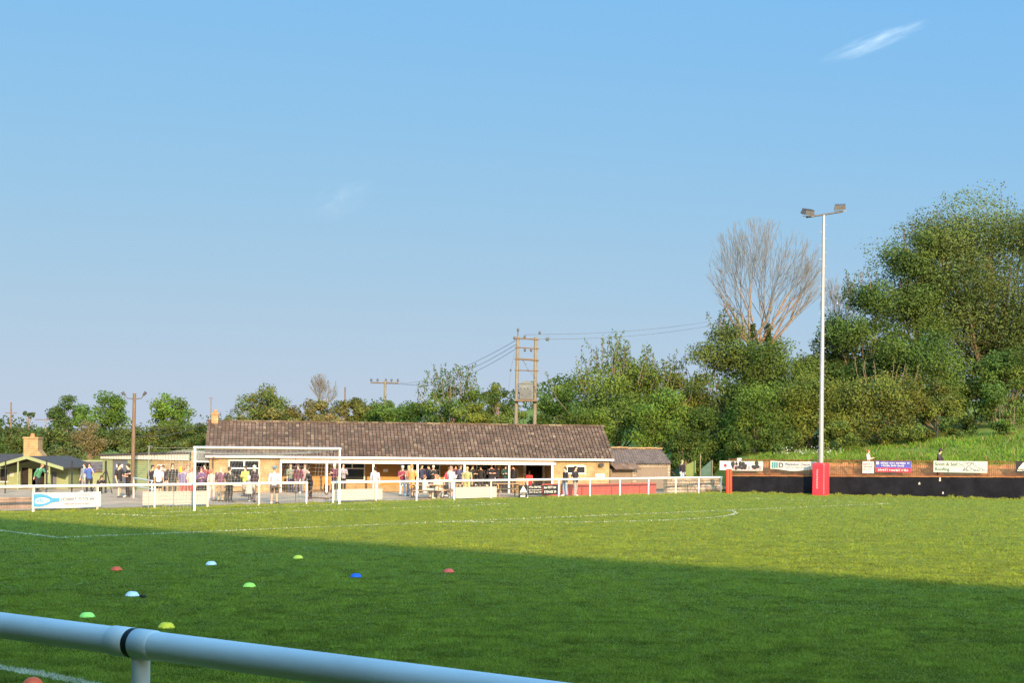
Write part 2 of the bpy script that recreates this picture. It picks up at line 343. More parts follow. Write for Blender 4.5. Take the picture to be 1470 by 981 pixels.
def blades():
    n = 900000; k = NR.random(n); Y0, Y1 = 13.0, 96.0
    Y = 1/(1/Y0-k*(1/Y0-1/Y1)); X = (NR.random(n)*2-1)*.43*Y; p = X*EN[0]+Y*EN[1]
    keep = (p > 5.6) & ((X-FA.x)*FN.x+(Y-FA.y)*FN.y < -.15) & ((X-WA.x)*WN.x+(Y-WA.y)*WN.y < -.1); X, Y, p = X[keep], Y[keep], p[keep]; n = len(X)
    cl = (vnoise(X, Y, .28, 1)+vnoise(X, Y, .75, 2)*.8-.9)*np.clip(30/Y, .35, 1); big = .55*vnoise(X, Y, 4.5, 3)+.45*vnoise(X, Y, 1.8, 4)
    h = (.014+.020*NR.random(n))*(1+.75*cl)*(1+.004*Y); w = (.0035+.00028*Y)
    a = NR.random(n)*2*np.pi; dx, dy = np.cos(a)*w, np.sin(a)*w
    lx, ly = NR.normal(0, .6, n)*h, NR.normal(0, .6, n)*h
    t = np.clip(NR.random((n, 1))*.75+.35*big[:, None]-.1, 0, 1); c = np.array([.150, .218, .025])*(1-t)+np.array([.214, .236, .027])*t; c *= (.88+.24*NR.random((n, 1)))*(1+.34*cl[:, None])*(1-.30*np.clip((vnoise(X, Y, .42, 31)-.62)*5, 0, 1))[:, None]
    dry = NR.random(n) < .04; c[dry] = (.26, .24, .09)
    for A, B_ in LINES:
        ax, ay, bx_, by_ = A[0], A[1], B_[0], B_[1]; L2 = (bx_-ax)**2+(by_-ay)**2; u = np.clip(((X-ax)*(bx_-ax)+(Y-ay)*(by_-ay))/L2, 0, 1)
        dist = np.hypot(X-ax-u*(bx_-ax), Y-ay-u*(by_-ay)); wl = (dist < .09) & (NR.random(n) < .72+.26*np.sin(X*2.1)*np.sin(Y*1.7)); c[wl] = (.56, .53, .41); h[wl] *= 1.15
    V = np.empty((n, 3, 3)); V[:, 0] = np.stack([X-dx, Y-dy, 0*X+.004], -1); V[:, 1] = np.stack([X+dx, Y+dy, 0*X+.004], -1); V[:, 2] = np.stack([X+lx, Y+ly, h+.004], -1)
    o = raw_mesh('grass', V.reshape(-1, 3), 3, c, M['blade']); tag(o, 'short mown green grass covering the pitch', 'grass', kind='stuff')
blades()
def bank_grass():
    n = 26000; u = NR.random(n)*34; d = 1.5+NR.random(n)**1.3*16; X = WA.x+WD.x*u+WN.x*d; Y = WA.y+WD.y*u+WN.y*d; Z = height(X, Y)
    vn = vnoise(X, Y, 1.1, 8)*.6+vnoise(X, Y, 3.2, 9)*.4; h = (.05+.30*NR.random(n))*(.25+1.3*vn); w = .03+.03*NR.random(n); a = NR.normal(0, .7, n)
    V = np.empty((n, 3, 3)); V[:, 0] = np.stack([X-np.cos(a)*w, Y-np.sin(a)*w, Z-.05], -1); V[:, 1] = np.stack([X+np.cos(a)*w, Y+np.sin(a)*w, Z-.05], -1)
    V[:, 2] = np.stack([X+NR.normal(0, .5, n)*h, Y+NR.normal(0, .3, n)*h, Z+h], -1)
    t = NR.random((n, 1)); c = (np.array([.075, .155, .02])*(1-t)+np.array([.145, .235, .03])*t)*(.68+.6*vnoise(X, Y, 1.7, 12))[:, None]*.9
    weed = (vnoise(X, Y, .9, 21) > .78); c[weed] *= np.array([.7, .75, .8]); dry = NR.random(n) < .07; c[dry] = (.25, .20, .10)
    o = raw_mesh('long_grass', V.reshape(-1, 3), 3, c, M['blade']); tag(o, 'long uncut grass on the bank behind the bar fence', 'grass', kind='stuff')
bank_grass()
def edge_grass(name, A, D, L, N_, lo, hi, n, label, h0=.05, h1=.14):
    u = NR.random(n)*L; v = lo+NR.random(n)*(hi-lo); X = A.x+D.x*u+N_.x*v; Y = A.y+D.y*u+N_.y*v
    h = (h0+(h1-h0)*NR.random(n))*(.35+.9*np.abs(np.sin(u*5.3)*np.sin(u*2.37+1)*np.sin(u*.8))); w = .012+.014*NR.random(n)
    V = np.empty((n, 3, 3)); V[:, 0] = np.stack([X-w, Y, 0*X], -1); V[:, 1] = np.stack([X+w, Y, 0*X], -1); V[:, 2] = np.stack([X+NR.normal(0, .4, n)*h, Y, h], -1)
    t = NR.random((n, 1)); c = np.array([.11, .16, .024])*(1-t)+np.array([.22, .24, .05])*t
    tag(raw_mesh(name, V.reshape(-1, 3), 3, c, M['blade']), label, 'grass', kind='stuff')
edge_grass('verge_grass', FA-FD*20, FD, 67, FN, -.5, .5, 12000, 'untrimmed grass along the foot of the white rail fence', .04, .16)
edge_grass('wall_weeds', WA, WD, 30, -WN, .02, .5, 6000, 'weedy grass along the foot of the black wall', .05, .24)
# ------------------------------------------------------------------ near rail, ball, cones
t0 = at(0, 880, 4.353); r1 = Vector((t0.x, t0.y, t0.z-.042)); t1 = at(810, 981, 3.152); r2 = Vector((t1.x, t1.y, t1.z-.042))
zr = (r1.z+r2.z)/2; r1.z = r2.z = zr; rd = (r2-r1).normalized()
def on_rail(px, py):
    # point of the rail seen at pixel column px
    best = min((abs(((r1+rd*s-CAM).x/(r1+rd*s).y)*F+735-px), s) for s in np.linspace(-4, 3, 2801)); return r1+rd*best[1]
nr = thing('near_rail', 'thick white plastic-clad barrier rail crossing the bottom corner in the shade', 'rail', (0, 0, 0))
J = on_rail(196, 930)
b = MB(); b.tube([r1-rd*4, J-rd*.014], .0425, 40); b.tube([J+rd*.014, J+rd*3.4], .0425, 40); b.build('pipe', M['pvc'], nr)
b = MB(); b.tube([J-rd*.095, J-rd*.09, J-rd*.014, J-rd*.012], [.043, .0455, .0455, .0435], 40); b.tube([J+rd*.012, J+rd*.014, J+rd*.088, J+rd*.094], [.0435, .0455, .0455, .043], 40); b.build('coupling', M['pvc'], nr)
b = MB(); b.tube([J-rd*.0125, J+rd*.0125], .0444, 40); b.build('gasket', M['black'], nr)
JP = J+rd*.03
b = MB(); b.tube([JP+Vector((0, 0, -.03)), JP+Vector((0, 0, -.118))], .0275, 32); b.tube([JP+Vector((0, 0, -.121)), JP+Vector((0, 0, -1.2))], .0265, 32); b.build('post', M['pvc'], nr)
JP2 = J-rd*2.0; b = MB(); b.tube([JP2+Vector((0, 0, -.03)), JP2+Vector((0, 0, -1.2))], .0265, 32); b.build('post', M['pvc'], nr)
fwd = (CAM-JP); fwd.z = 0; fwd.normalize()
b = MB(); b.ball(tuple(JP+Vector((0, 0, -.085))+Vector((fwd.x*.0265-.012, fwd.y*.024, 0))), .0035, 10, 6); b.build('screw_head', M['black'], nr)
# ball
bx = at(47, 974, 13.74); bl = thing('football', 'orange football with purple panels lying by the near touchline', 'ball', (bx.x, 13.74, .114))
m, N_, L_, B_ = nt('ball_skin'); tc = N_.new('ShaderNodeTexCoord'); vo = N_.new('ShaderNodeTexVoronoi'); vo.inputs['Scale'].default_value = 9; L_.new(tc.outputs['Object'], vo.inputs['Vector'])
rp = N_.new('ShaderNodeValToRGB'); rp.color_ramp.interpolation = 'CONSTANT'; el = rp.color_ramp.elements; el[0].color = (.85, .09, .015, 1); el[1].position = .72; el[1].color = (.09, .05, .22, 1)
x_ = el.new(.86); x_.color = (.8, .35, .3, 1)
sp_ = N_.new('ShaderNodeSeparateColor'); L_.new(vo.outputs['Color'], sp_.inputs[0]); L_.new(sp_.outputs[0], rp.inputs['Fac']); L_.new(rp.outputs['Color'], B_.inputs['Base Color']); B_.inputs['Roughness'].default_value = .4
b = MB(); b.ball((0, 0, 0), .112, 32, 20); b.build('cover', m, bl)
# disc cones
cones = [(167, 820, (.75, .10, .03), 'orange-red', 'farthest to the side beyond the white cones'), (303, 812, (.62, .68, .75), 'white', 'standing alone between the red and the yellow cone'), (428, 803, (.72, .68, .06), 'pale yellow', 'farthest out on the shaded grass'),
 (358, 844, (.50, .80, .10), 'lime green', 'between the far white and the blue cones'), (511, 830, (.02, .12, .62), 'blue', 'the only blue one on the grass'), (644, 823, (.80, .10, .06), 'bright red', 'nearest to the sunlit grass'),
 (190, 857, (.66, .72, .80), 'white', 'beside a small dark clod of turf'), (125, 888, (.45, .85, .15), 'lime green', 'just above the white barrier rail'), (239, 903, (.82, .62, .02), 'yellow', 'peeping over the white barrier rail by its post')]
cone_lab = ['orange-red disc cone lying out beyond the lime cone above the rail', 'white disc cone standing alone between red and yellow ones', 'pale yellow disc cone farthest out on the shaded grass',
 'lime green disc cone between the far white cone and the blue one', 'blue disc cone, the only blue one on the grass', 'bright red disc cone closest to the sunlit grass',
 'white disc cone beside a small dark clod', 'lime green disc cone just above the barrier rail', 'deep yellow disc cone half hidden behind the barrier rail']
prof = [(.125, 0), (.125, .004), (.118, .010), (.095, .048), (.07, .068), (.04, .075), (.027, .076), (.027, .070), (.066, .062), (.09, .042), (.112, .006)]
for (px, py, c, nm, _), lb in zip(cones, cone_lab):
    g = G(px, py); b = MB(); b.lathe(prof, 28)
    o = b.build('marker_cone', mat('cone_plastic', c, .5, .06, 6, .03)); o.location = (g.x, g.y, .012); o.rotation_euler = (R.uniform(-.05, .05), R.uniform(-.05, .05), 0); tag(o, lb, 'cone', 'training cones on the grass')
g = G(204, 859.5); b = MB(); b.ball((0, 0, .025), .05, 9, 6, (1, .8, .6)); b.ball((.035, .01, .02), .03, 8, 6); tag(b.build('turf_clod', M['dark'], loc=(g.x, g.y, .01)), 'small dark clod on the grass beside a white disc cone', 'clod')
# ------------------------------------------------------------------ goal
GH = 2.58; gl = thing('goal', 'white football goal with thin net in front of the clubhouse', 'goal', (0, 0, 0))
gp1, gp2 = G(279, 734), G(487, 724.5); U3 = Vector((0, 0, 1))
for p in (gp1, gp2): quick('post', M['white'], gl, lambda b: b.tube([p, p+U3*(GH-.05)], .051, 12))
quick('crossbar', M['white'], gl, lambda b: b.tube([gp1+U3*GH-gd*.051, gp2+U3*GH+gd*.051], .051, 12))
for p, hh in ((gp1, 2.6), (gp2, 2.62)):
    s = p+gb*2.7; quick('net_pole', M['steel'] if p is gp1 else M['tube'], gl, lambda b: (b.tube([Vector((s.x, s.y, 0)), s+U3*hh], .015, 8), b.tube([s+U3*hh-gd*.1, s+U3*hh+gd*.2], .018, 6)))
for p in (gp1, gp2): quick('net_guy', M['white'], gl, lambda b: b.tube([p+U3*(GH-.02), p+gb*2.7+U3*(GH-.05)], .003, 4))
def net(b):
    w = (gp2-gp1).length; r = .0032
    def P(u, v):  # v: 0..1 roof slope, 1..2 back
        q = gp1+gd*(u*w)
        if v <= 1: s = -.10*math.sin(math.pi*u)*math.sin(math.pi*v)*2.2; return q+gb*(2.5*v*.62)+U3*(GH-.06-.12*v+s)
        k = v-1; return q+gb*(1.55+.5*k+.25*math.sin(math.pi*k))+U3*((GH-.18)*(1-k)+.02)
    nu = 46
    for i in range(nu+1): b.tube([P(i/nu, v) for v in np.linspace(0, 2, 13)], r, 3, caps=False)
    for v in np.linspace(.0, 2, 26): b.tube([P(u, v) for u in np.linspace(0, 1, 13)], r, 3, caps=False)
    for u in (0, 1):
        q = gp1+gd*(u*w)
        for k in range(1, 14):
            z = GH*k/14; b.tube([q+U3*z, P(u, 1+max(.02, 1-z/(GH-.18)))], r, 3, caps=False)
        for k in range(1, 9): f = k/9; b.tube([P(u, f), q+gb*(1.9*f)], r, 3, caps=False)
quick('net', M['white2'], gl, net)
# ------------------------------------------------------------------ rail fence behind the goal
fence = thing('rail_fence', 'white post and rail fence with wire mesh along the pitch end', 'fence', (0, 0, 0))
RH = .985
def fx(px, off=0):   # distance along the line parallel to the fence where pixel column px lies
    A_ = FA+FN*off; k = (px-735)/F; q = (k*A_.y-A_.x)/(FD.x-k*FD.y)
    for _ in range(6):
        def col_(q): d = A_+FD*q+U3*.5-CAM; return d.dot(RV)/d.y*F+735
        c0_, c1_ = col_(q), col_(q+.1); q += (px-c0_)/(c1_-c0_)*.1
    return q
def fp(px, off=0, z=0): return FA+FD*fx(px, off)+FN*off+U3*z
posts = [-42, 48, 140, 222, 298, 372, 440, 478, 540, 598, 652, 705, 757, 802, 847, 890, 931, 970, 1003, 1035]
for px in [-150]+posts:
    p = fp(px); quick('post', M['white'], fence, lambda b: (b.tube([p-U3*.05, p+U3*(RH-.03)], .040, 10), b.tube([p-U3*.01, p+U3*.025], [.085, .07], 10)))
for a, c in ((-300, 441), (476, 1036)):
    A, C = fp(a, 0, RH), fp(c, 0, RH); quick('rail', M['white'], fence, lambda b: b.tube([A, C], .060, 12))
def wires(a, c):
    def fn(b):
        sa, sc = fx(a), fx(c); n = int((sc-sa)/.11)
        for i in range(n): p = FA+FD*(sa+i*.11)+FN*.03; b.tube([p+U3*.04, p+U3*(RH-.06)], .0035, 3, caps=False)
        for z in np.arange(.05, RH-.05, .15): b.tube([FA+FD*sa+FN*.03+U3*z, FA+FD*sc+FN*.03+U3*z], .0035, 3, caps=False)
    return fn
quick('wire_mesh', M['steel'], fence, wires(-180, 440)); quick('wire_mesh', M['steel'], fence, wires(478, 1035))
# sloping handrails by the green doors
hr = thing('handrail', 'white sloping double handrail by the green shutter', 'handrail', (0, 0, 0))
for ya, yb in ((686.5, 691), (698, 703)):
    quick('bar', M['white'], hr, lambda b: b.tube([at(191, ya, 66), at(219, yb, 58)], .035, 8))
for px, yy, YY in ((192, 687, 65.7), (218, 691, 58.3)):
    q = at(px, yy, YY); quick('post', M['white'], hr, lambda b: b.tube([Vector((q.x, q.y, gz(q.x, q.y))), q], .035, 8))
# ------------------------------------------------------------------ boards on the rail fence
def face_frame(A, B_):  # frame on a vertical plane from A to B, local x along, y away from viewer, z up
    d = B_-A; return A, math.atan2(d.y, d.x), Vector((d.x, d.y, 0)).length
def sheet(name, label, cat, A, B_, zb, zt, m, thick=.02, group=None, sag=0):
    o, rz, w = face_frame(A, B_); t = thing(name, label, cat, (o.x, o.y, 0), rz, group)
    def fn(b):
        n = 12; lo = []; 
        for i in range(n+1): u = i/n; lo.append((w*u, zb-sag*math.sin(math.pi*min(1, u*1.05))+(sag*.3*math.sin(9*u) if sag else 0), zt-sag*.35*math.sin(math.pi*u), .012*math.sin(7*u)*(1 if sag else 0)))
        vs = []; 
        for x, l, h, y in lo: vs += [(x, y, l), (x, y, h), (x, y+thick, h), (x, y+thick, l)]
        fs = []
        for i in range(n): fs += [(4*i+k, 4*i+(k+1) % 4, 4*i+4+(k+1) % 4, 4*i+4+k) for k in range(4)]
        fs += [(0, 1, 2, 3), (4*n+3, 4*n+2, 4*n+1, 4*n)]
        b.add(vs, fs)
    quick('panel', m, t, fn, bevel=.004 if not sag else 0); return t, w
def words(b, x0, x1, z, h, y=-.006, seed=1, th=.004):  # rows of short letter-like strokes, too small to read in the photo
    r = random.Random(seed); x = x0
    while x < x1-.04:
        for _ in range(r.randint(3, 8)):
            lw = r.uniform(.45, .8)*h
            if x+lw > x1: break
            k = r.randint(0, 3); s = h*.2
            if k != 3: b.bb((x, y, z), (x+s, y+th, z+h*r.choice((1, 1, .7))))
            if k == 0: b.bb((x+s, y, z+h*.78), (x+lw, y+th, z+h)); b.bb((x+s, y, z), (x+lw, y+th, z+s))
            if k == 1: b.bb((x+lw-s, y, z), (x+lw, y+th, z+h*.7)); b.bb((x+s, y, z+h*.4), (x+lw-s, y+th, z+h*.6))
            if k == 2: b.bb((x+s, y, z+h*.4), (x+lw, y+th, z+h*.6))
            if k == 3: b.bb((x, y, z+h*.8), (x+lw, y+th, z+h)); b.bb((x+lw*.4, y, z), (x+lw*.4+s, y+th, z+h*.8))
            x += lw+h*.2
        x += h*.55
t, w = sheet('banner', 'white banner with blue fish-shaped logo hung on the rail fence', 'banner', fp(46, -.07), fp(145, -.07), .13, .74, M['white2'], .015, None, .02)
def logo(b):
    P = [(.06, .20), (.06, .68), (.32, .70), (.62, .63), (.84, .52), (1.12, .53), (1.14, .37), (.86, .36), (.62, .26), (.32, .19)]
    b.prism([(x, -.02, z) for x, z in P], (0, .006, 0))
quick('logo', M['blueink'], t, logo); 
quick('logo_patch', M['white2'], t, lambda b: b.prism([(x, -.026, z) for x, z in [(.10, .34), (.12, .48), (.3, .55), (.55, .53), (.72, .46), (.72, .40), (.5, .31), (.25, .29)]], (0, .006, 0)))
text('efs', .24, M['blueink'], t, (.18, -.03, .36)); 
quick('lettering', M['greyink'], t, lambda b: (words(b, 1.2, w-.3, .415, .115, -.02, 5, .012), words(b, 1.9, w-.5, .60, .035, -.02, 8, .012)))
quick('lettering', M['redink'], t, lambda b: words(b, 1.35, w-.5, .25, .04, -.02, 11, .012))
for i, (a, c, zt, zb, lb) in enumerate([(205, 249, .70, .14, 'blank cream board on the rail fence nearest the blue logo banner'), (250, 297, .70, .12, 'blank cream board behind the near goal post'),
        (479, 549, .66, .13, 'long blank cream board just beyond the far goal post'), (654, 713, .66, .08, 'blank cream board in front of the crowded canopy')]):
    sheet('hoarding', lb, 'board', fp(a, .06), fp(c, .06), zb, zt, M['board'], .03, 'blank boards on the rail fence')
def tri_logo(b, x, z, s, y=-.008):
    b.prism([(x, y, z), (x+s, y, z), (x+s*.5, y, z+s*.85)], (0, .006, 0))
t, w = sheet('hoarding', 'small black board with white triangle logo on the rail fence', 'board', fp(745, -.06), fp(757.5, -.06), .06, .70, M['blackboard'], .02, 'black boards on the rail fence')
quick('logo', M['white'], t, lambda b: (b.prism([(.07, -.008, .33), (w-.07, -.008, .33), (w-.13, -.008, .42), (w*.5, -.008, .68), (.13, -.008, .42)], (0, .006, 0)), words(b, .06, w-.06, .24, .05, -.01, 3), b.bb((.12, -.01, .07), (w-.2, -.004, .17))))
for a, c, lb, sd in ((758, 779, 'black board with three rows of white lettering beside the triangle board', 21), (780, 801, 'black board with two rows of bold white lettering by the red boards', 33)):
    t, w = sheet('hoarding', lb, 'board', fp(a, -.06), fp(c, -.06), .16, .70, M['blackboard'], .02, 'black boards on the rail fence')
    def fn(b):
        if sd == 21: words(b, .06, w-.06, .54, .10, -.008, sd); words(b, .06, w-.06, .40, .06, -.008, sd+1); words(b, .1, w-.08, .27, .07, -.008, sd+2)
        else: words(b, .05, w-.06, .50, .12, -.008, sd); words(b, .08, w-.06, .26, .12, -.008, sd+1)
    quick('lettering', M['white'], t, fn)
for a, c, lb in ((778, 803, 'low red board showing below the black boards'), (805, 846, 'red board standing behind the two chatting men'), (849, 889, 'second red board beyond the chatting men'), (892, 930, 'third red board in front of the small shed'), (933, 942, 'narrow red end board by the shed corner')):
    sheet('hoarding', lb, 'board', fp(a, 1.3), fp(c, 1.3), .0, .66 if a != 778 else .7, M['redboard'], .03, 'red boards behind the rail fence')
# ------------------------------------------------------------------ clubhouse
TH = math.radians(10); cu = Vector((math.cos(TH), math.sin(TH), 0)); cv = Vector((-math.sin(TH), math.cos(TH), 0))
rr_ = at(860, 613, 82.5); RID = rr_.z; RW = 3.0; EZ = 2.08
O = Vector((rr_.x, rr_.y, 0))-cv*RW     # eave end point at the shed side
def clx(px, y=0, py=680):  # local x on plane local y
    d = ray(px, py); P0 = O+cv*y
    # CAM + d*t = P0 + cu*s
    det = d.x*(-cu.y)+d.y*cu.x; t = ((P0.x-CAM.x)*(-cu.y)+(P0.y-CAM.y)*cu.x)/det
    return (Vector((CAM.x+d.x*t, CAM.y+d.y*t, 0))-P0).dot(cu)
def clz(px, py, y=0):
    d = ray(px, py); P0 = O+cv*y; det = d.x*(-cu.y)+d.y*cu.x; t = ((P0.x-CAM.x)*(-cu.y)+(P0.y-CAM.y)*cu.x)/det
    return CAM.z+d.z*t
XL = clx(300, 0); XR = .12
club = thing('clubhouse', 'long low honey stone clubhouse with brown tiled roof and white canopy', 'building', (O.x, O.y, 0), TH)
xa, xb = clx(402, 0), clx(795, 0)      # veranda span
FY, RY, BY = .3, 2.8, 6.0
def walls(b):
    def wall(x0, x1, y, holes):  # front wall with openings
        xs = sorted({x0, x1, *[h[0] for h in holes], *[h[1] for h in holes]})
        for i in range(len(xs)-1):
            m = (xs[i]+xs[i+1])/2; hs = [h for h in holes if h[0] < m < h[1]]
            if not hs: b.bb((xs[i], y, -.6), (xs[i+1], y+.25, EZ+.12))
            else:
                h = hs[0]
                if h[2] > -.5: b.bb((xs[i], y, -.6), (xs[i+1], y+.25, h[2]))
                b.bb((xs[i], y, h[3]), (xs[i+1], y+.25, EZ+.12))
    wall(XL, xa, FY, [win_rect['w1']]); wall(xa, xb, RY, [win_rect[k] for k in ('w2', 'w3', 'w4', 'w5', 'door')]); wall(xb, XR-.12, FY, [win_rect['w6']])
    b.bb((xa-.2, FY+.25, -.6), (xa, RY, EZ+.1)); b.bb((xb, FY+.25, -.6), (xb+.2, RY, EZ+.1))
    for x0, x1 in ((XL, XL+.25), (XR-.37, XR-.12)):   # gables
        yy = FY+.25 ; b.bb((x0, yy, -.6), (x1, BY-.25, EZ+.1)); b.prism([(x0, .35, EZ+.1), (x0, BY-.35, EZ+.1), (x0, RW, RID-.2)], (x1-x0, 0, 0))
    b.bb((XL, BY-.25, -.6), (XR-.12, BY, EZ+.1))
def wr(pa, pb, pyt, pyb, y): return (clx(pa, y), clx(pb, y), clz((pa+pb)/2, pyb, y), clz((pa+pb)/2, pyt, y))
win_rect = {'w1': wr(328, 373, 660.5, 697, FY), 'w2': wr(412, 441, 661, 694, RY), 'w3': wr(487, 524, 663, 691, RY), 'w4': wr(575, 632, 664, 697, RY), 'w5': wr(657, 712, 666, 697, RY),
            'door': wr(755, 779, 668, 712, RY), 'w6': wr(813, 841, 669, 681, FY)}
d0 = win_rect['door']; win_rect['door'] = (d0[0], d0[1], -.55, d0[3])
quick('wall', M['stone'], club, walls)
def window(nm, y, cols, split, fm, gm):
    x0, x1, z0, z1 = win_rect[nm]; f = .07
    def fr(b):
        b.bb((x0, y-.02, z1-f), (x1, y+.1, z1)); b.bb((x0, y-.02, z0), (x1, y+.1, z0+f)); b.bb((x0, y-.02, z0+f), (x0+f, y+.1, z1-f)); b.bb((x1-f, y-.02, z0+f), (x1, y+.1, z1-f))
        zs = z1-(z1-z0)*split
        b.bb((x0+f, y-.018, zs-.035), (x1-f, y+.09, zs+.035))
        for i in range(1, cols): x = x0+(x1-x0)*i/cols; b.bb((x-.04, y-.016, zs+.035), (x+.04, y+.088, z1-f))
    w_ = quick('window', fm, club, fr); quick('pane', gm, w_, lambda b: b.bb((x0+f*.5, y+.04, z0+f*.5), (x1-f*.5, y+.05, z1-f*.5)))
    if nm != 'w6': quick('sill', M['white'], w_, lambda b: b.bb((x0-.05, y-.09, z0-.06), (x1+.05, y+.03, z0-.003)))
window('w1', FY, 2, .34, M['white'], M['glass']); window('w2', RY, 2, .30, M['white'], M['maroon']); window('w3', RY, 2, .36, M['white'], M['glass'])
window('w4', RY, 2, .34, M['white'], M['glass']); window('w5', RY, 2, .34, M['white'], M['glass']); window('w6', FY, 2, .0, M['white'], M['glass'])
x0, x1, z0, z1 = win_rect['door']
dr = quick('doorway', M['white'], club, lambda b: (b.bb((x0-.16, RY-.03, -.5), (x0, RY+.1, z1+.07)), b.bb((x1, RY-.03, -.5), (x1+.16, RY+.1, z1+.07)), b.bb((x0, RY-.028, z1), (x1, RY+.098, z1+.07))))
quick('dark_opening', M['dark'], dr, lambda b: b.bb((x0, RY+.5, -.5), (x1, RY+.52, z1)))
# timber panels on the recessed wall
for pa, pb in ((526, 573), (634, 655), (443, 485)):
    quick('wall_panel', M['tan'], club, lambda b: b.bb((clx(pa, RY), RY-.03, clz(pa, 697, RY)), (clx(pb, RY), RY-.003, clz(pa, 664, RY))))
quick('notice', M['white'], club, lambda b: b.bb((clx(550, RY), RY-.045, clz(553, 678, RY)), (clx(557, RY), RY-.033, clz(553, 674, RY))))
# roof: two slopes of individual tiles in one mesh
def roof(b):
    sl = math.atan2(RID-EZ, RW); L = math.hypot(RID-EZ, RW); nrow = 13; rh = L/nrow; cw = .215; rng = random.Random(3)
    xs0, xs1 = XL-.25, XR+.12
    for side in (0, 1):
        q = Matrix.Rotation(sl, 3, 'X') if side == 0 else Matrix.Rotation(math.pi, 3, 'Z') @ Matrix.Rotation(sl, 3, 'X')
        for r in range(nrow):
            x = xs0
            while x < xs1:
                a, c = max(x, xs0), min(x+cw*.80, xs1)
                if c-a > .03:
                    t = (r+.5)*rh; k = rng.random()
                    base = (.098, .066, .050) if k < .62 else ((.128, .088, .066) if k < .965 else (.17, .125, .09))
                    f = rng.uniform(.78, 1.22)*(1+.16*math.sin(x*.9+r*.5)*math.sin(x*.31+r*1.1)); tint = tuple(v*f for v in base)
                    z = EZ+math.sin(sl)*t; y = math.cos(sl)*t
                    if side: y = 2*RW-y
                    jig = Matrix.Rotation(rng.uniform(-.02, .02)+(.07), 3, 'X')
                    b.box(((a+c)/2, y, z+.045+rng.uniform(-.012, .012)), (c-a, rh*.90, .05), q @ (Matrix.Rotation(-.09+rng.uniform(-.03, .03), 3, 'X') @ Matrix.Rotation(rng.uniform(-.03, .03), 3, 'Y')), tint)
                x += cw
    x = xs0
    while x < xs1:
        f = rng.uniform(.7, 1.3); b.box((min(x+.2, xs1-.1), RW, RID+.06+rng.uniform(-.012, .012)), (.40, .26, .09), Matrix.Rotation(rng.uniform(-.03, .03), 3, 'Y'), tuple(v*f for v in ((.09, .065, .05) if rng.random() < .8 else (.16, .13, .09)))); x += .42
rf = quick('roof', M['tile'], club, roof)
quick('roof_deck', M['felt'], rf, lambda b: b.prism([(XL-.15, .03, EZ-.01), (XL-.15, 2*RW-.03, EZ-.01), (XL-.15, RW, RID-.02)], (XR-XL+.2, 0, 0)))
chl = clx(309, RW, 600); zt_ = clz(309, 590, RW)
ch = quick('chimney', M['chim'], rf, lambda b: (b.bb((chl-.2, RW-.25, RID-.3), (chl+.18, RW+.25, zt_-.22)), b.bb((chl-.24, RW-.29, zt_-.22), (chl+.22, RW+.29, zt_-.14))))
quick('chimney_pot', M['terra'], ch, lambda b: b.tube([(chl+.02, RW, zt_-.14), (chl+.02, RW, zt_+.06)], [.13, .105], 12))
quick('fascia', M['white'], club, lambda b: (b.bb((XL-.2, -.03, EZ-.10), (XR+.08, .0, EZ+.01)),))
quick('gutter', M['white'], club, lambda b: b.tube([(XL-.2, -.07, EZ-.01), (XR+.08, -.07, EZ-.01)], .035, 8))
quick('canopy_beam', M['white'], club, lambda b: b.bb((xa, .0, EZ-.37), (xb+.12, .12, EZ-.21)))
for px in (403, 469, 536, 599.5, 667, 731, 793): 
    x = clx(px, 0); quick('canopy_post', M['white'], club, lambda b: b.bb((x-.055, .01, -.45), (x+.055, .115, EZ-.373)), bevel=.008)
quick('soffit_board', M['brownboard'], club, lambda b: b.bb((xa+.01, .05, EZ-.205), (xb, .1, EZ-.053)))
quick('veranda_ceiling', M['brownboard'], club, lambda b: b.bb((xa+.01, .13, EZ-.05), (xb-.01, RY-.01, EZ-.02)))
x = clx(305.5, FY); quick('downpipe', M['tube'], club, lambda b: (b.tube([(x, FY-.06, -.3), (x, FY-.06, EZ-.2), (x+.05, -.06, EZ-.06)], .04, 8), b.tube([(x-.2, FY-.08, EZ-.18), (x+.35, FY-.08, EZ-.18)], .03, 6)))
x = clx(862, FY); lg = quick('wall_lamp', M['lamp'], club, lambda b: (b.box((x, FY-.2, clz(862, 668, FY)), (.26, .12, .18), Matrix.Rotation(.5, 3, 'X')), b.bb((x-.03, FY-.16, clz(862, 668, FY)+.02), (x+.03, FY, clz(862, 668, FY)+.06))))
quick('sign_plate', M['white'], club, lambda b: b.bb((clx(855, FY), FY-.025, clz(861, 685, FY)), (clx(868, FY), FY-.003, clz(861, 681, FY))))
# link doorway between clubhouse and the felt-roofed block, and shed
lk = thing('link_porch', 'dark netted doorway with grey board above, at the clubhouse end wall', 'porch', (O.x, O.y, 0), TH)
xl0, xl1 = clx(277, FY), XL-.02
quick('header_board', M['trans'], lk, lambda b: b.bb((xl0, FY, clz(288, 662.5, FY)), (xl1, FY+.12, clz(288, 647, FY))))
quick('lintel', M['white'], lk, lambda b: b.bb((xl0, FY-.03, clz(288, 664, FY)), (xl1, FY+.1, clz(288, 662.5, FY))))
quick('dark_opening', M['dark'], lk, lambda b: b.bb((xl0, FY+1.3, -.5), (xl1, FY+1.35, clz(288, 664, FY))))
quick('side_wall', M['stone'], lk, lambda b: b.bb((xl0-.1, FY, -.6), (xl0, FY+1.4, clz(288, 647, FY)-.01)))
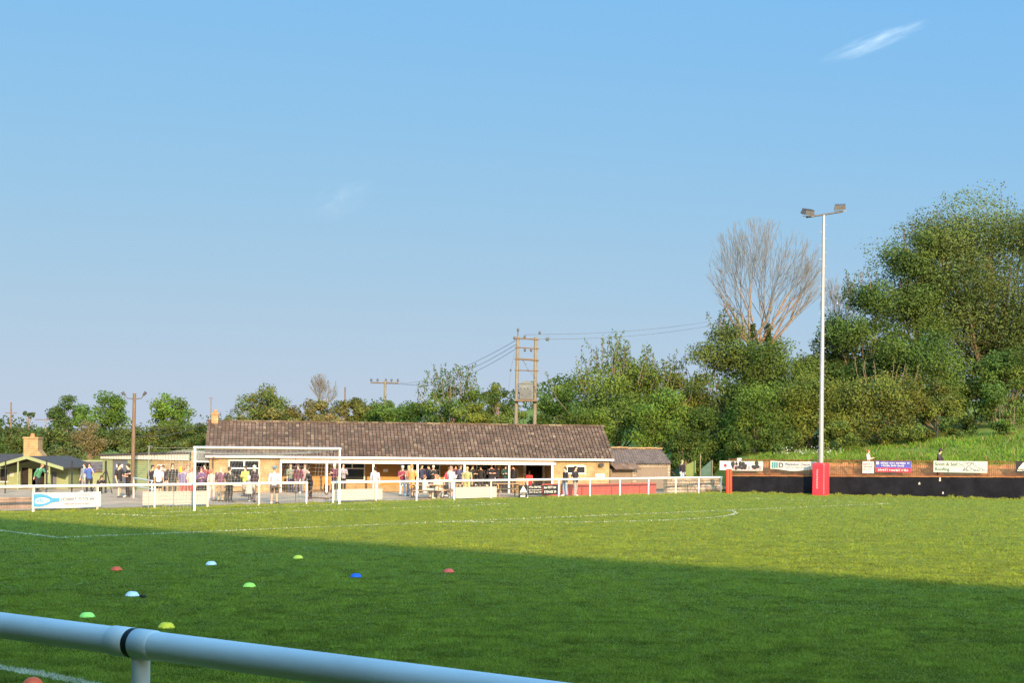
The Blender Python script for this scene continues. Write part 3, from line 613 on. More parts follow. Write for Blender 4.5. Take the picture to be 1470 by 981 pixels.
# felt-roofed block (green shutter, grey door, stone wall)
mbA = at(147, 690, 79.5); mbB = O+cu*(xl0-.12)+cv*FY; mo, mrz, mw = face_frame(Vector((mbA.x, mbA.y, 0)), mbB)
mb = thing('changing_block', 'low block with dark felt roof, pale corrugated fascia and sage green shutter', 'building', (mo.x, mo.y, 0), mrz)
mu = Vector((math.cos(mrz), math.sin(mrz), 0)); mv = Vector((-mu.y, mu.x, 0))
def plane_fns(Op, u, v):
    def sol(px, py, y):
        d = ray(px, py); P0 = Op+v*y; det = d.x*(-u.y)+d.y*u.x; t = ((P0.x-CAM.x)*(-u.y)+(P0.y-CAM.y)*u.x)/det; return t, d, P0
    def lx(px, y=0, py=680): t, d, P0 = sol(px, py, y); return (Vector((CAM.x+d.x*t, CAM.y+d.y*t, 0))-P0).dot(u)
    def lz(px, py, y=0): t, d, P0 = sol(px, py, y); return CAM.z+d.z*t
    return lx, lz
mx_, mz_ = plane_fns(Vector((mo.x, mo.y, 0)), mu, mv)
ZB = -.75; zF0, zF1 = mz_(148, 659), mz_(275, 661.5); zT0, zT1 = mz_(148, 653.5), mz_(275, 650)
xs_ = mx_(219); dx0, dx1 = mx_(160.5), mx_(183); dzt = mz_(171, 661); gx0, gx1 = mx_(193.5), mx_(218.5); gzt = mz_(206, 660.5)
quick('wall', M['greenboard'], mb, lambda b: (b.bb((0, 0, ZB), (dx0, .2, zF0)), b.bb((dx1, 0, ZB), (gx0, .2, zF0)), b.bb((dx0, 0, dzt), (dx1, .2, zF0))))
quick('stone_wall', M['stone'], mb, lambda b: (b.bb((gx1+.02, -.02, ZB), (mw, .22, zF1)), b.bb((0, 5, ZB), (mw, 5.2, zF0)), b.bb((0, .2, ZB), (.2, 5, zF0))))
db = quick('door', M['greydoor'], mb, lambda b: b.bb((dx0, .05, ZB), (dx1, .11, dzt)), bevel=.01)
quick('handle', M['steel'], db, lambda b: b.tube([(dx1-.12, .0, .55), (dx1-.12, .05, .55), (dx1-.12, .05, .7)], .015, 6))
quick('paper_notice', M['white'], db, lambda b: b.bb((mx_(166), .035, mz_(170, 671.5)), (mx_(175.5), .046, mz_(170, 667))))
def shut(b):
    n = 22
    for i in range(n): z0 = ZB+(gzt-ZB)*i/n; z1 = ZB+(gzt-ZB)*(i+1)/n; b.prism([(gx0, .03, z0), (gx0, .015, (z0+z1)/2), (gx0, .03, z1), (gx0, .09, z1), (gx0, .09, z0)], (gx1-gx0, 0, 0))
quick('shutter', M['greenboard'], mb, shut)
def fas(b):  # corrugated pale fascia
    n = 64; vs = []
    for i in range(n+1):
        u = i/n; x = u*mw; y = -.12+.02*(1 if i % 2 else -1); vs += [(x, y, zF0+(zF1-zF0)*u), (x, y, zT0+(zT1-zT0)*u)]
    fs = [(2*i, 2*i+2, 2*i+3, 2*i+1) for i in range(n)]; b.add(vs, fs); b.add([(x, y+.06, z) for x, y, z in vs], fs)
    b.bb((0, -.16, min(zF0, zF1)+.0), (.03, .1, zT0))
quick('fascia', M['board'], mb, fas)
def mroof(b):
    za, zb = zT0+.03, zT1+.03; k0, k1 = mz_(150, 649.5, 5)+.05, mz_(275, 644, 5)
    b.add([(-.2, -.2, za), (mw, -.2, zb), (mw, 5.4, k1), (-.2, 5.4, k0), (-.2, -.2, za-.1), (mw, -.2, zb-.1), (mw, 5.4, k1-.12), (-.2, 5.4, k0-.12)], [(0, 1, 2, 3), (7, 6, 5, 4), (0, 4, 5, 1), (1, 5, 6, 2), (2, 6, 7, 3), (3, 7, 4, 0)])
quick('roof', M['felt'], mb, mroof)
sg = quick('sign_plate', M['white'], mb, lambda b: (b.bb((mx_(226.5), -.06, mz_(231, 673)), (mx_(237), -.03, mz_(231, 667.5))), b.bb((mx_(223.5), -.065, mz_(231, 677)), (mx_(238), -.035, mz_(231, 673.3)))))
quick('lettering', M['greyink'], sg, lambda b: words(b, mx_(228), mx_(236), mz_(231, 671), .07, -.072, 4))
quick('alarm_box', mat('yellow_plastic', (.75, .42, .02), .5, .1, 4, .03), mb, lambda b: b.ball((mx_(261), -.08, mz_(261, 675)), .16, 12, 8, (1, .45, 1.3)))
# small sheet-roofed shed beside the clubhouse
sA = at(876, 700, 84.0); sB = at(961, 700, 87.5); so, srz, sw = face_frame(Vector((sA.x, sA.y, 0)), Vector((sB.x, sB.y, 0)))
sh = thing('shed', 'small board shed with lichened corrugated roof at the clubhouse end', 'shed', (so.x, so.y, 0), srz)
su = Vector((math.cos(srz), math.sin(srz), 0)); sv = Vector((-su.y, su.x, 0)); sx_, sz_ = plane_fns(Vector((so.x, so.y, 0)), su, sv)
xm = sx_(909); ze1 = sz_(935, 666); ze0 = sz_(890, 674, -.6); zr_ = sz_(910, 644.5, 2.4); xr0, xr1 = sx_(873.5, 2.4), sx_(949, 2.4)
quick('wall', M['brownboard'], sh, lambda b: (b.bb((0, 0, -.1), (xm-.15, .12, ze0)), b.bb((xm+.2, 0, -.1), (sw-.25, .12, ze1-.25)), b.bb((0, 4.6, -.1), (sw, 4.8, ze1))))
quick('stone_pier', M['rubble'], sh, lambda b: (b.bb((xm-.15, -.06, -.1), (xm+.2, .2, ze1-.06)), b.bb((sw-.25, -.06, -.1), (sw, 4.6, ze1-.06)), b.bb((xm+.2, -.03, ze1-.25), (sw-.25, .16, ze1-.06))))
def sroof(b):
    n = 46
    def strip(xa0, xa1, xb0, xb1, y0, z0, y1, z1):
        vs = []
        for i in range(n+1):
            u = i/n; dz = .035*(1 if i % 2 else -1); vs += [(xa0+(xa1-xa0)*u, y0, z0+dz), (xb0+(xb1-xb0)*u, y1, z1+dz)]
        b.add(vs, [(2*i, 2*i+2, 2*i+3, 2*i+1) for i in range(n)]); b.add([(x, y, z-.03) for x, y, z in vs], [(2*i, 2*i+2, 2*i+3, 2*i+1) for i in range(n)])
    strip(-.1, sw+.12, xr0, xr1, -.12, ze1, 2.4, zr_); strip(-.12, xm+.1, -.1, xm+.1, -.65, ze0, -.1, ze1+.02); strip(-.1, sw+.1, xr0, xr1, 5, ze1, 2.42, zr_)
quick('roof', M['corr'], sh, sroof)
quick('ridge', M['chim'], sh, lambda b: [b.box((xr0+(xr1-xr0)*(i+.5)/9, 2.41, zr_+.05+R.uniform(-.02, .03)), ((xr1-xr0)/9-.02, .26, .09), Matrix.Rotation(R.uniform(-.06, .06), 3, 'Y')) for i in range(9)])
# sage green hut
hA = at(-40, 700, 78); hB = at(92, 700, 78); ho, hrz, hw = face_frame(Vector((hA.x, hA.y, 0)), Vector((hB.x, hB.y, 0)))
ht = thing('hut', 'sage green timber hut with wide gable and dark doors', 'hut', (ho.x, ho.y, 0), hrz)
hx, hz = plane_fns(Vector((ho.x, ho.y, 0)), Vector((math.cos(hrz), math.sin(hrz), 0)), Vector((-math.sin(hrz), math.cos(hrz), 0)))
HB = -1.0; HY = -1.9; xap = hx(38, HY); zap = hz(38, 656, HY); xer = hx(91, HY); zer = hz(91, 672.5, HY); xel = 2*xap-xer; zel = zer
openings = [(hx(-1), hx(11.5), hz(5, 691), hz(5, 673)), (hx(30), hx(42), HB, hz(36, 671)), (hx(45), hx(65), HB, hz(55, 673)), (hx(73), hx(82.5), HB, hz(78, 677))]
def hwall(b):
    xs = sorted({xel+.3, xer-.35, *[o[0] for o in openings], *[o[1] for o in openings]}); zt = zer+.02
    for i in range(len(xs)-1):
        mm = (xs[i]+xs[i+1])/2; o = [o for o in openings if o[0] < mm < o[1]]
        if not o: b.bb((xs[i], 0, HB), (xs[i+1], .1, zt))
        else:
            if o[0][2] > HB+.1: b.bb((xs[i], 0, HB), (xs[i+1], .1, o[0][2]))
            b.bb((xs[i], 0, o[0][3]), (xs[i+1], .1, zt))
    b.prism([(xel+.3, 0, zt), (xer-.35, 0, zt), (xap, 0, zap-.12)], (0, .1, 0)); b.bb((xel+.3, .1, HB), (xel+.4, 5, zt)); b.bb((xer-.45, .1, HB), (xer-.35, 5, zt)); b.bb((xel+.3, 5, HB), (xer-.35, 5.1, zt))
quick('wall', M['greenboard'], ht, hwall)
def hroof(b):
    for s in (0, 1):
        xe, ze = (xel, zel) if s == 0 else (xer, zer)
        b.add([(xe, HY, ze+.02), (xap, HY, zap+.02), (xap, 5.4, zap+.02), (xe, 5.4, ze+.02), (xe, HY, ze-.05), (xap, HY, zap-.05), (xap, 5.4, zap-.05), (xe, 5.4, ze-.05)], [(0, 1, 2, 3), (7, 6, 5, 4), (0, 4, 5, 1), (2, 6, 7, 3), (0, 3, 7, 4)])
quick('roof', M['felt'], ht, hroof)
def barge(b):
    for xe, ze in ((xel, zel), (xer, zer)):
        b.add([(xe, HY-.05, ze-.13), (xap, HY-.05, zap-.13), (xap, HY-.05, zap+.06), (xe, HY-.05, ze+.06)]+[(xe, HY-.005, ze-.13), (xap, HY-.005, zap-.13), (xap, HY-.005, zap+.06), (xe, HY-.005, ze+.06)], [(0, 1, 2, 3), (7, 6, 5, 4), (0, 4, 5, 1), (2, 6, 7, 3), (0, 3, 7, 4)])
quick('bargeboard', M['greenboard'], ht, barge)
for i, o in enumerate(openings):
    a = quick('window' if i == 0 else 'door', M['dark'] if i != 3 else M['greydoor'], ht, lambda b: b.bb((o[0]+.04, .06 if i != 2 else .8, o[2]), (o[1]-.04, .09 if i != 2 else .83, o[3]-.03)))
    quick('frame', M['greenboard'], a, lambda b: (b.bb((o[0]-.05, -.03, o[2]), (o[0]+.04, .05, o[3]+.05)), b.bb((o[1]-.04, -.03, o[2]), (o[1]+.05, .05, o[3]+.05)), b.bb((o[0]+.04, -.028, o[3]-.03), (o[1]-.04, .048, o[3]+.05))))
for px in (-12, 26, 67.5, 71):
    x = hx(px, HY+.1); quick('porch_post', M['greenboard'], ht, lambda b: b.bb((x-.04, HY+.05, HB), (x+.04, HY+.13, zap-(zap-zer)*abs(x-xap)/(xer-xap)-.06)))
quick('notice', M['board'], ht, lambda b: b.bb((hx(14), -.02, hz(17, 684.5)), (hx(20), -.003, hz(17, 678)))
)
quick('window_sill', M['white'], ht, lambda b: b.bb((hx(-3), -.12, hz(5, 693)), (hx(13), -.003, hz(5, 691.5))))
# lean-to store between the hut and the block
lA = at(84, 700, 80); lB = at(149, 700, 80.2); lo, lrz, lw = face_frame(Vector((lA.x, lA.y, 0)), Vector((lB.x, lB.y, 0)))
ln = thing('lean_to_store', 'sage green lean-to store with sloping dark roof beside the gabled hut', 'store', (lo.x, lo.y, 0), lrz)
lx_, lz_ = plane_fns(Vector((lo.x, lo.y, 0)), Vector((math.cos(lrz), math.sin(lrz), 0)), Vector((-math.sin(lrz), math.cos(lrz), 0)))
zl = lz_(116, 676); da, dc_, dzt2 = lx_(108), lx_(121), lz_(114, 677.5)
quick('wall', M['greenboard'], ln, lambda b: (b.bb((0, 0, HB), (da, .1, zl)), b.bb((dc_, 0, HB), (lw, .1, zl)), b.bb((da, 0, dzt2), (dc_, .1, zl)), b.bb((0, 3, HB), (lw, 3.1, zl+.6))))
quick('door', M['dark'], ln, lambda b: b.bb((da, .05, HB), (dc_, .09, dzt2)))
zk = lz_(116, 662, 3)
quick('roof', M['corr'], ln, lambda b: b.add([(-.1, -.15, zl), (lw+.1, -.15, zl), (lw+.1, 3.2, zk), (-.1, 3.2, zk), (-.1, -.15, zl-.07), (lw+.1, -.15, zl-.07), (lw+.1, 3.2, zk-.07), (-.1, 3.2, zk-.07)], [(0, 1, 2, 3), (7, 6, 5, 4), (0, 4, 5, 1), (1, 5, 6, 2), (2, 6, 7, 3), (3, 7, 4, 0)]))
quick('vent', M['dark'], ln, lambda b: b.tube([(lx_(91), -.06, lz_(91, 687.5)), (lx_(91), 0, lz_(91, 687.5))], .09, 14))
# dark-roofed house with stone chimney behind the hut
hsA = at(-70, 690, 90); hsB = at(66, 690, 90); h2 = thing('cottage', 'dark-roofed cottage with tall stone chimney behind the green hut', 'house', (hsA.x, hsA.y, -.7), 0)
wx = hsB.x-hsA.x; cz = lambda py: at(20, py, 90).z+.7
cxc = at(46, 640, 90).x-hsA.x; c0, c1_ = at(36.5, 640, 90).x-hsA.x, at(57, 640, 90).x-hsA.x; c3 = at(68, 663, 90).x-hsA.x
xrf = at(27, 655, 90).x-hsA.x
quick('wall', M['chim'], h2, lambda b: b.bb((0, 0, 0), (wx, 5, cz(664))))
r2_ = quick('roof', M['felt'], h2, lambda b: b.prism([(-.2, -.3, cz(665)), (-.2, 2.5, cz(652.5)), (-.2, 5.3, cz(665))], (xrf+.2, 0, 0)))
sc_ = quick('chimney', M['chim'], h2, lambda b: (b.prism([(c0, -.35, cz(668)), (c3, -.35, cz(668)), (c3, -.35, cz(660)), (c1_, -.35, cz(646)), (c1_, -.35, cz(630)), (c0, -.35, cz(630))], (0, .9, 0)), b.bb((c0-.05, -.4, cz(630)), (c1_+.05, .6, cz(627.5)))))
quick('chimney_pot', M['terra'], sc_, lambda b: b.tube([(cxc, .1, cz(627.5)), (cxc, .1, cz(622.5))], [.17, .12], 12))
quick('flue_pipe', M['chim'], r2_, lambda b: b.tube([(at(32, 650, 90).x-hsA.x, 1, cz(660)), (at(32, 650, 90).x-hsA.x, 1, cz(644))], .09, 8))
# low block wall behind the fence at the hut
lwA, lwB = fp(-90, 2.2), fp(46, 2.2); o_, rz_, w_ = face_frame(lwA, lwB)
tg = thing('block_wall', 'low pinkish block wall behind the mesh beside the blue logo banner', 'wall', (o_.x, o_.y, 0), rz_)
quick('wall_body', M['block'], tg, lambda b: b.bb((0, 0, -.6), (w_, .2, .42))); quick('coping', M['block'], tg, lambda b: b.bb((-.03, -.03, .42), (w_+.03, .23, .48)))
# tall black posts
for px, pyt, Y, lb in ((8, 661, 70, 'thin black post in front of the hut window'), (67, 661, 70, 'thin black post in front of the hut porch'), (103.5, 662, 71, 'thin black post in front of the lean-to store')):
    q = at(px, pyt, Y); o = quick('black_post', M['black'], None, lambda b: b.tube([(0, 0, 0), (0, 0, q.z-gz(q.x, Y))], .04, 8), loc=(q.x, Y, gz(q.x, Y))); tag(o, lb, 'post', 'black posts by the green hut')
q = at(152, 662, 72); bp = thing('black_post', 'thick black post with diagonal stay in front of the grey door', 'post', (q.x, 72, gz(q.x, 72)), 0, 'black posts by the green hut'); hh = q.z-gz(q.x, 72)
quick('shaft', M['black'], bp, lambda b: b.tube([(0, 0, 0), (0, 0, hh)], .055, 8)); quick('stay', M['black'], bp, lambda b: b.tube([(0, 0, hh*.8), (.42, -.2, 0)], .03, 6)); quick('stay', M['black'], bp, lambda b: b.tube([(0, 0, hh*.7), (-.75, -.2, 0)], .03, 6))
# ------------------------------------------------------------------ black wall, bar fence, banners
Lw = (WB-WA).length+14
bw = thing('black_wall', 'low black painted wall along the side of the pitch', 'wall', (WA.x, WA.y, 0), math.atan2(WD.y, WD.x))
zw0, zw1 = at(1050, 684, WA.y).z, at(1470, 686, WB.y).z; L0 = (WB-WA).length
zw = lambda x: zw0+(zw1-zw0)*x/L0
def bwall(b):
    n = 40; vs = []
    for i in range(n+1):
        x = Lw*i/n; w_ = .012*math.sin(x*1.7); vs += [(x, w_, -.1), (x, w_, zw(x)-.02*abs(math.sin(x*.9))), (x, .3, zw(x)), (x, .3, -.1)]
    b.add(vs, [(4*i+k, 4*i+(k+1) % 4, 4*i+4+(k+1) % 4, 4*i+4+k) for i in range(n) for k in range(4)]+[(0, 1, 2, 3)])
quick('wall_body', M['wallblack'], bw, bwall)
quick('coping', M['soil'], bw, lambda b: [b.box((Lw*(i+.5)/26, .16, zw(Lw*(i+.5)/26)+.02), (Lw/26-.02, .3, .04)) for i in range(26)])
wlx, wlz = plane_fns(Vector((WA.x, WA.y, 0)), WD, WN)
for px, py, w_, h_ in ((1320, 694.5, .10, .16), (1349.5, 688.5, .10, .26), (1354, 708, .08, .16)):
    quick('chipped_patch', M['board'], bw, lambda b: b.prism([(wlx(px)-w_/2, -.03, wlz(px, py)-h_/2), (wlx(px)+w_*.6, -.03, wlz(px, py)-h_*.4), (wlx(px)+w_*.3, -.03, wlz(px, py)+h_*.5), (wlx(px)-w_*.4, -.03, wlz(px, py)+h_*.3)], (0, .02, 0)))
bf = thing('bar_fence', 'rust red vertical bar fence standing on the black wall', 'fence', (WA.x, WA.y, 0), math.atan2(WD.y, WD.x))
zf = lambda x: wlz(1250, 662, .12)+(wlz(1450, 661, .12)-wlz(1250, 662, .12))*(x-wlx(1250))/(wlx(1450)-wlx(1250)) if False else wlz(1300, 661.5, .12)+.004*(x-10)
secs = np.arange(-.2, Lw, 2.6)
for i in range(len(secs)-1):
    x0, x1 = secs[i]+.04, secs[i+1]-.04
    quick('bar_panel', M['rust'], bf, lambda b: ([b.box((x, .14, (zw(x)+zf(x))/2), (.022, .022, zf(x)-zw(x)-.06)) for x in np.arange(x0+.06, x1, .115)], b.box(((x0+x1)/2, .14, zf(x0)-.03), (x1-x0, .035, .04)), b.box(((x0+x1)/2, .14, zw(x0)+.12), (x1-x0, .035, .04))))
    quick('post', M['rust'], bf, lambda b: b.box((secs[i], .15, (zw(secs[i])+zf(secs[i])+.03)/2), (.06, .06, zf(secs[i])-zw(secs[i])+.03)))
def wbanner(name, label, pa, pb, pyt, pyb, m, sag=.02, pys=None):
    A = WA+WD*wlx(pa, .08); B2 = WA+WD*wlx(pb, .08); A = A+WN*.06; B2 = B2+WN*.06
    return sheet(name, label, 'banner', A, B2, wlz((pa+pb)/2, pyb, .08), wlz((pa+pb)/2, pyt, .08), m, .012, 'banners on the bar fence', sag)
t, w = wbanner('banner', 'white banner with red badge and row of dark figures on bar fence', 1033, 1095, 662.5, 676, M['white2'], .01); zb = wlz(1064, 676, .08); zt = wlz(1064, 662.5, .08); h_ = zt-zb
bd = quick('badge_panel', M['white'], t, lambda b: b.bb((.03, -.03, zb+.02), (.72, -.018, zt-.02)))
quick('badge', M['redink'], bd, lambda b: (b.tube([(.38, -.034, zb+h_*.5), (.38, -.03, zb+h_*.5)], .11, 10), b.bb((.36, -.037, zb+h_*.5), (.40, -.033, zb+h_*.78))))
def figs(b):
    r = random.Random(4)
    for i in range(26):
        x = .80+r.random()*(w-1.0); rx_, rz_ = r.uniform(.05, .13), r.uniform(.06, .16); b.ball((x, -.028, zb+h_*r.uniform(.25, .85)), 1, 8, 6, (rx_, .008, rz_))
quick('printed_figures', M['blackink'], t, figs)
quick('printed_figures', mat('dusky_pink_ink', (.38, .22, .24), .6, .2, 5, 0), t, lambda b: [b.prism([(.9+i*.24, -.026, zb+.06), (1.0+i*.24, -.026, zb+.06), (1.02+i*.24, -.026, zb+h_*.45), (.93+i*.24, -.026, zb+h_*.5)], (0, .006, 0)) for i in range(8)])
t, w = wbanner('banner', 'white sagging banner with teal logo beside the red padded pole', 1106, 1172, 662.5, 674, M['white2'], .10); zt = wlz(1139, 662.5, .08); zb = wlz(1139, 674, .08)
quick('logo', M['tealink'], t, lambda b: [b.bb((.10+i*.14, -.03, zb+.06), (.19+i*.14, -.02, zt-.07)) for i in range(3)])
text('D', .42, M['blackink'], t, (.52, -.028, zb+.10)); text('Peckston Decor', .24, M['greyink'], t, (.95, -.03, zt-.27), sx=1.0); quick('lettering', M['greyink'], t, lambda b: words(b, .98, w-.3, zt-.42, .07, -.03, 44))
t, w = wbanner('banner', 'small white square sign with red and dark lettering below the woman', 1238, 1254.5, 663, 680, M['white2'], .0); zt = wlz(1246, 663, .08)
quick('lettering', M['redink'], t, lambda b: words(b, .06, w-.06, zt-.22, .12, -.01, 51)); quick('lettering', M['blackink'], t, lambda b: (words(b, .08, w-.08, zt-.37, .09, -.01, 53), words(b, .06, w-.1, zt-.52, .08, -.01, 55)))
t, w = wbanner('banner', 'blue and red banner with white lettering on the bar fence', 1256, 1308, 662.5, 678, mat('blue_banner', (.06, .07, .32), .6, .1, 2, .03), .03); zt = wlz(1282, 662.5, .08); zb = wlz(1282, 678, .08)
quick('red_band', M['redink'], t, lambda b: b.bb((.02, -.03, zb-.02), (w-.02, -.02, zb+.24)))
quick('lettering', M['white'], t, lambda b: (words(b, .35, w-.08, zt-.17, .10, -.03, 61), words(b, .4, w-.4, zt-.33, .10, -.03, 63), words(b, .2, w-.15, zb+.05, .12, -.04, 65), b.tube([(.16, -.03, zt-.13), (.16, -.024, zt-.13)], .09, 10)))
t, w = wbanner('banner', 'long white banner with green lettering and grey swirls on the bar fence', 1340, 1417.5, 662.5, 679, mat('cream_banner', (.42, .44, .40), .7, .06, 1.5, .05), .0); zt = wlz(1379, 662.5, .08); zb = wlz(1379, 679, .08)
text('Scott & Son', .27, M['greenink'], t, (.08, -.01, zt-.28)); text('Roofing', .27, M['greenink'], t, (.08, -.01, zt-.58))
def swirl(b):
    for k in range(5):
        x0 = w*.42+k*w*.1; b.tube([(x0+.35*u+.3*math.sin(u*3+k), -.012, zt-.07-u*.5) for u in np.linspace(0, 1, 9)], .012, 4)
    b.tube([(w*.45+u*w*.3, -.012, zt-.35+.26*math.sin(u*2.2)) for u in np.linspace(0, 1, 9)], .014, 4); words(b, w*.55, w-.15, zb+.1, .13, -.012, 71)
quick('swirl_print', M['greyink'], t, swirl)
t, w = wbanner('banner', 'black banner with white triangle logo at the edge of view', 1458, 1500, 662.5, 679, M['blackboard'], .0); zb = wlz(1470, 679, .08)
quick('logo', M['white'], t, lambda b: (b.prism([(.12, -.01, zb+.22), (.72, -.01, zb+.22), (.42, -.01, zb+.60)], (0, .006, 0)), words(b, .1, .8, zb+.08, .09, -.01, 77), words(b, 1.0, w-.1, zb+.3, .14, -.01, 79)))
q = at(1061, 660.5, WA.y+2); tag(quick('white_box', M['white'], None, lambda b: (b.bb((-.14, -.08, 0), (.14, .08, .16)), b.tube([(0, 0, -.9), (0, 0, 0)], .025, 6)), loc=(q.x, q.y, q.z-.06)), 'small white box on a stake above the dark figures banner', 'box')
# ------------------------------------------------------------------ floodlight with red pad, orange-red post
fb = G(1178, 711.5); fb.y -= 0; flt = thing('floodlight', 'tall grey floodlight mast with red padded foot and two lamps', 'floodlight', (fb.x, fb.y, 0), 0)
FHt = at(1180, 309, fb.y).z
quick('mast', M['steel'], flt, lambda b: b.tube([(0, 0, 0), (0, 0, 7), (.02, 0, FHt)], [.165, .135, .085], 16))
quick('crossarm', M['lamp'], flt, lambda b: b.tube([(-1.05, .1, FHt-.12), (1.15, -.1, FHt+.22)], .055, 8))
quick('climbing_rungs', M['steel'], flt, lambda b: [b.tube([((-.24 if i % 2 else .0), 0, FHt-.6-i*.42), ((0 if i % 2 else .24), 0, FHt-.6-i*.42)], .014, 5) for i in range(36)])
for sx, zc, yaw, tl_ in ((-.98, FHt+.16, .5, .35), (1.0, FHt+.52, -.25, .3)):
    rm = Matrix.Rotation(yaw, 3, 'Z') @ Matrix.Rotation(tl_, 3, 'X')
    h_ = quick('lamp_head', M['lamp'], flt, lambda b: (b.box((sx, -.05, zc), (.72, .52, .26), rm, taper=.86), [b.box(Vector((sx, -.05, zc))+rm @ Vector((-.3+.1*i, .0, .16)), (.02, .44, .08), rm) for i in range(7)]), bevel=.03)
    quick('lens', M['lens'], h_, lambda b: b.box(Vector((sx, -.05, zc))+rm @ Vector((0, -.02, -.14)), (.62, .44, .02), rm))
    quick('bracket', M['steel'], h_, lambda b: (b.tube([(sx-.36, -.05, zc-.05), (sx-.36, -.05, zc-.24), (sx+.36, -.05, zc-.24), (sx+.36, -.05, zc-.05)], .02, 5),))
def pad(b):
    rz = Matrix.Rotation(math.radians(-38), 3, 'Z'); 
    pr = [(-.40, -.34), (-.34, -.40), (.34, -.40), (.40, -.34), (.40, .34), (.34, .40), (-.34, .40), (-.40, .34)]
    ring = lambda s, z: [rz @ Vector((x*s, y*s, z)) for x, y in pr]
    lv = [(1.0, 0), (1.02, .1), (1.0, 1.0), (1.02, 1.85), (.97, 1.98), (.45, 2.0)]; vs = [v for s, z in lv for v in ring(s, z)]
    b.add(vs, [(8*i+k, 8*i+(k+1) % 8, 8*i+8+(k+1) % 8, 8*i+8+k) for i in range(5) for k in range(8)])
pd = quick('post_pad', M['pad'], flt, pad)
quick('pad_lettering', mat('pale_red_print', (.75, .3, .3), .6, .1, 4, 0), pd, lambda b: [b.box(Matrix.Rotation(math.radians(-38), 3, 'Z') @ Vector((-.05+R.uniform(-.02, .02), -.412, .45+i*.1)), (.1, .006, .06), Matrix.Rotation(math.radians(-38), 3, 'Z')) for i in range(12)])
og = G(1049.5, 708.5)-WN*.55; ogt = at(1049.5, 674, og.y).z; pp = thing('padded_post', 'orange-red padded post at the corner by the black wall', 'post', (og.x, og.y, 0), .3)
quick('post_pad', M['padb'], pp, lambda b: (b.tube([(-.07, 0, 0), (-.09, 0, ogt-.1), (-.09, 0, ogt)], [.10, .11, .09], 12), b.tube([(.10, -.05, 0), (.08, -.05, ogt-.1), (.08, -.05, ogt)], [.09, .09, .08], 12)))
quick('steel_core', M['steel'], pp, lambda b: b.tube([(0, .02, 0), (0, .02, ogt+.02)], .05, 8))
# stone wall and green sheets beyond the fence end
swA = fp(955, 2.0); swB = fp(1032, 1.3); o_, rz_, w_ = face_frame(swA, swB); tg = thing('rubble_wall', 'low pale rubble stone wall behind the fence end', 'wall', (o_.x, o_.y, 0), rz_)
def rub(b):
    rng = random.Random(9); z = 0
    while z < .85:
        h_ = rng.uniform(.13, .2); x = 0
        while x < w_:
            l = rng.uniform(.2, .5); b.box((x+l/2, rng.uniform(-.03, .03), z+h_/2), (l-.02, .36, h_-.015), Matrix.Rotation(rng.uniform(-.05, .05), 3, 'Y')); x += l
        z += h_
quick('wall_body', M['rubble'], tg, rub)
quick('boulder', M['rubble'], tg, lambda b: [b.ball((w_*.62+i*.5, -.35, .18+.1*(i % 2)), .26+.05*math.sin(i*3), 9, 6, (1.1, .8, .8)) for i in range(5)])
for pa, pb, py0, py1, pyb, Y, m_, lb in ((985, 999, 668, 661, 688, 93, M['screen'], 'olive green triangular sheet nearest the shed'), (1005, 1022, 675, 660.5, 688, 92, M['screend'], 'dark green triangular sheet between two posts by the bar fence')):
    P0, P1, P2, P3 = at(pa, pyb, Y), at(pb, pyb, Y), at(pb, py1, Y), at(pa, py0, Y); t = thing('screen_sheet', lb, 'screen', (P0.x, Y, 0), 0, 'green sheets by the bar fence')
    rel = lambda p: (p.x-P0.x, 0, p.z)
    quick('sheet', m_, t, lambda b: b.prism([rel(P0), rel(P1), rel(P2), rel(P3)], (0, .03, 0)))
    if pa > 1000:
        for p, pyt in ((P0, 652), (P1, 661)): quick('post', M['poley'], t, lambda b: b.tube([(p.x-P0.x, -.05, 0), (p.x-P0.x, -.05, at(1010, pyt, Y).z)], .04, 8))
# brown tubular frame in the fence gap
q = fp(457, .35); tf = thing('tube_frame', 'brown tubular steel frame standing in the fence gap', 'frame', (q.x, q.y, 0), math.atan2(FD.y, FD.x))
def tubef(b):
    b.tube([(-.62, 0, 0), (-.62, 0, .42), (-.42, 0, .62), (.25, 0, .62), (.5, 0, .40), (.62, 0, .6), (.85, 0, .6), (.9, 0, .3), (.6, 0, .22), (-.6, 0, .30)], .03, 8); b.tube([(.5, 0, .25), (.42, 0, 0), (-.62, 0, .02)], .03, 8)
quick('tubing', M['tube'], tf, tubef)
# ------------------------------------------------------------------ picnic tables
def picnic(px, Y, rz, lb):
    x = at(px, 700, Y).x; t = thing('picnic_table', lb, 'table', (x, Y, gz(x, Y)), rz, 'picnic tables behind the fence')
    quick('tabletop', M['wood'], t, lambda b: [b.bb((-.9, -.36+i*.146, .70), (.9, -.36+i*.146+.13, .74)) for i in range(5)])
    for s in (-1, 1): quick('bench', M['wood'], t, lambda b: [b.bb((-.9, s*.72-.14+k*.145, .42), (.9, s*.72-.14+k*.145+.13, .46)) for k in range(2)])
    for s in (-1, 1): quick('leg_frame', M['wood'], t, lambda b: (b.box((s*.6, -.38, .35), (.05, .09, .78), Matrix.Rotation(-.42, 3, 'X')), b.box((s*.6, .38, .35), (.05, .09, .78), Matrix.Rotation(.42, 3, 'X')), b.box((s*.655, 0, .38), (.05, 1.7, .08)), b.box((s*.655, 0, .66), (.05, .7, .07))))
picnic(345, 63.5, .5, 'picnic table behind the goal net beside the striped shirt man'); picnic(612, 69.5, .25, 'picnic table by the orange shirted man'); picnic(637, 71.0, .4, 'picnic table beside the man in the white shirt'); picnic(728, 73.5, .3, 'picnic table beside the black triangle board')
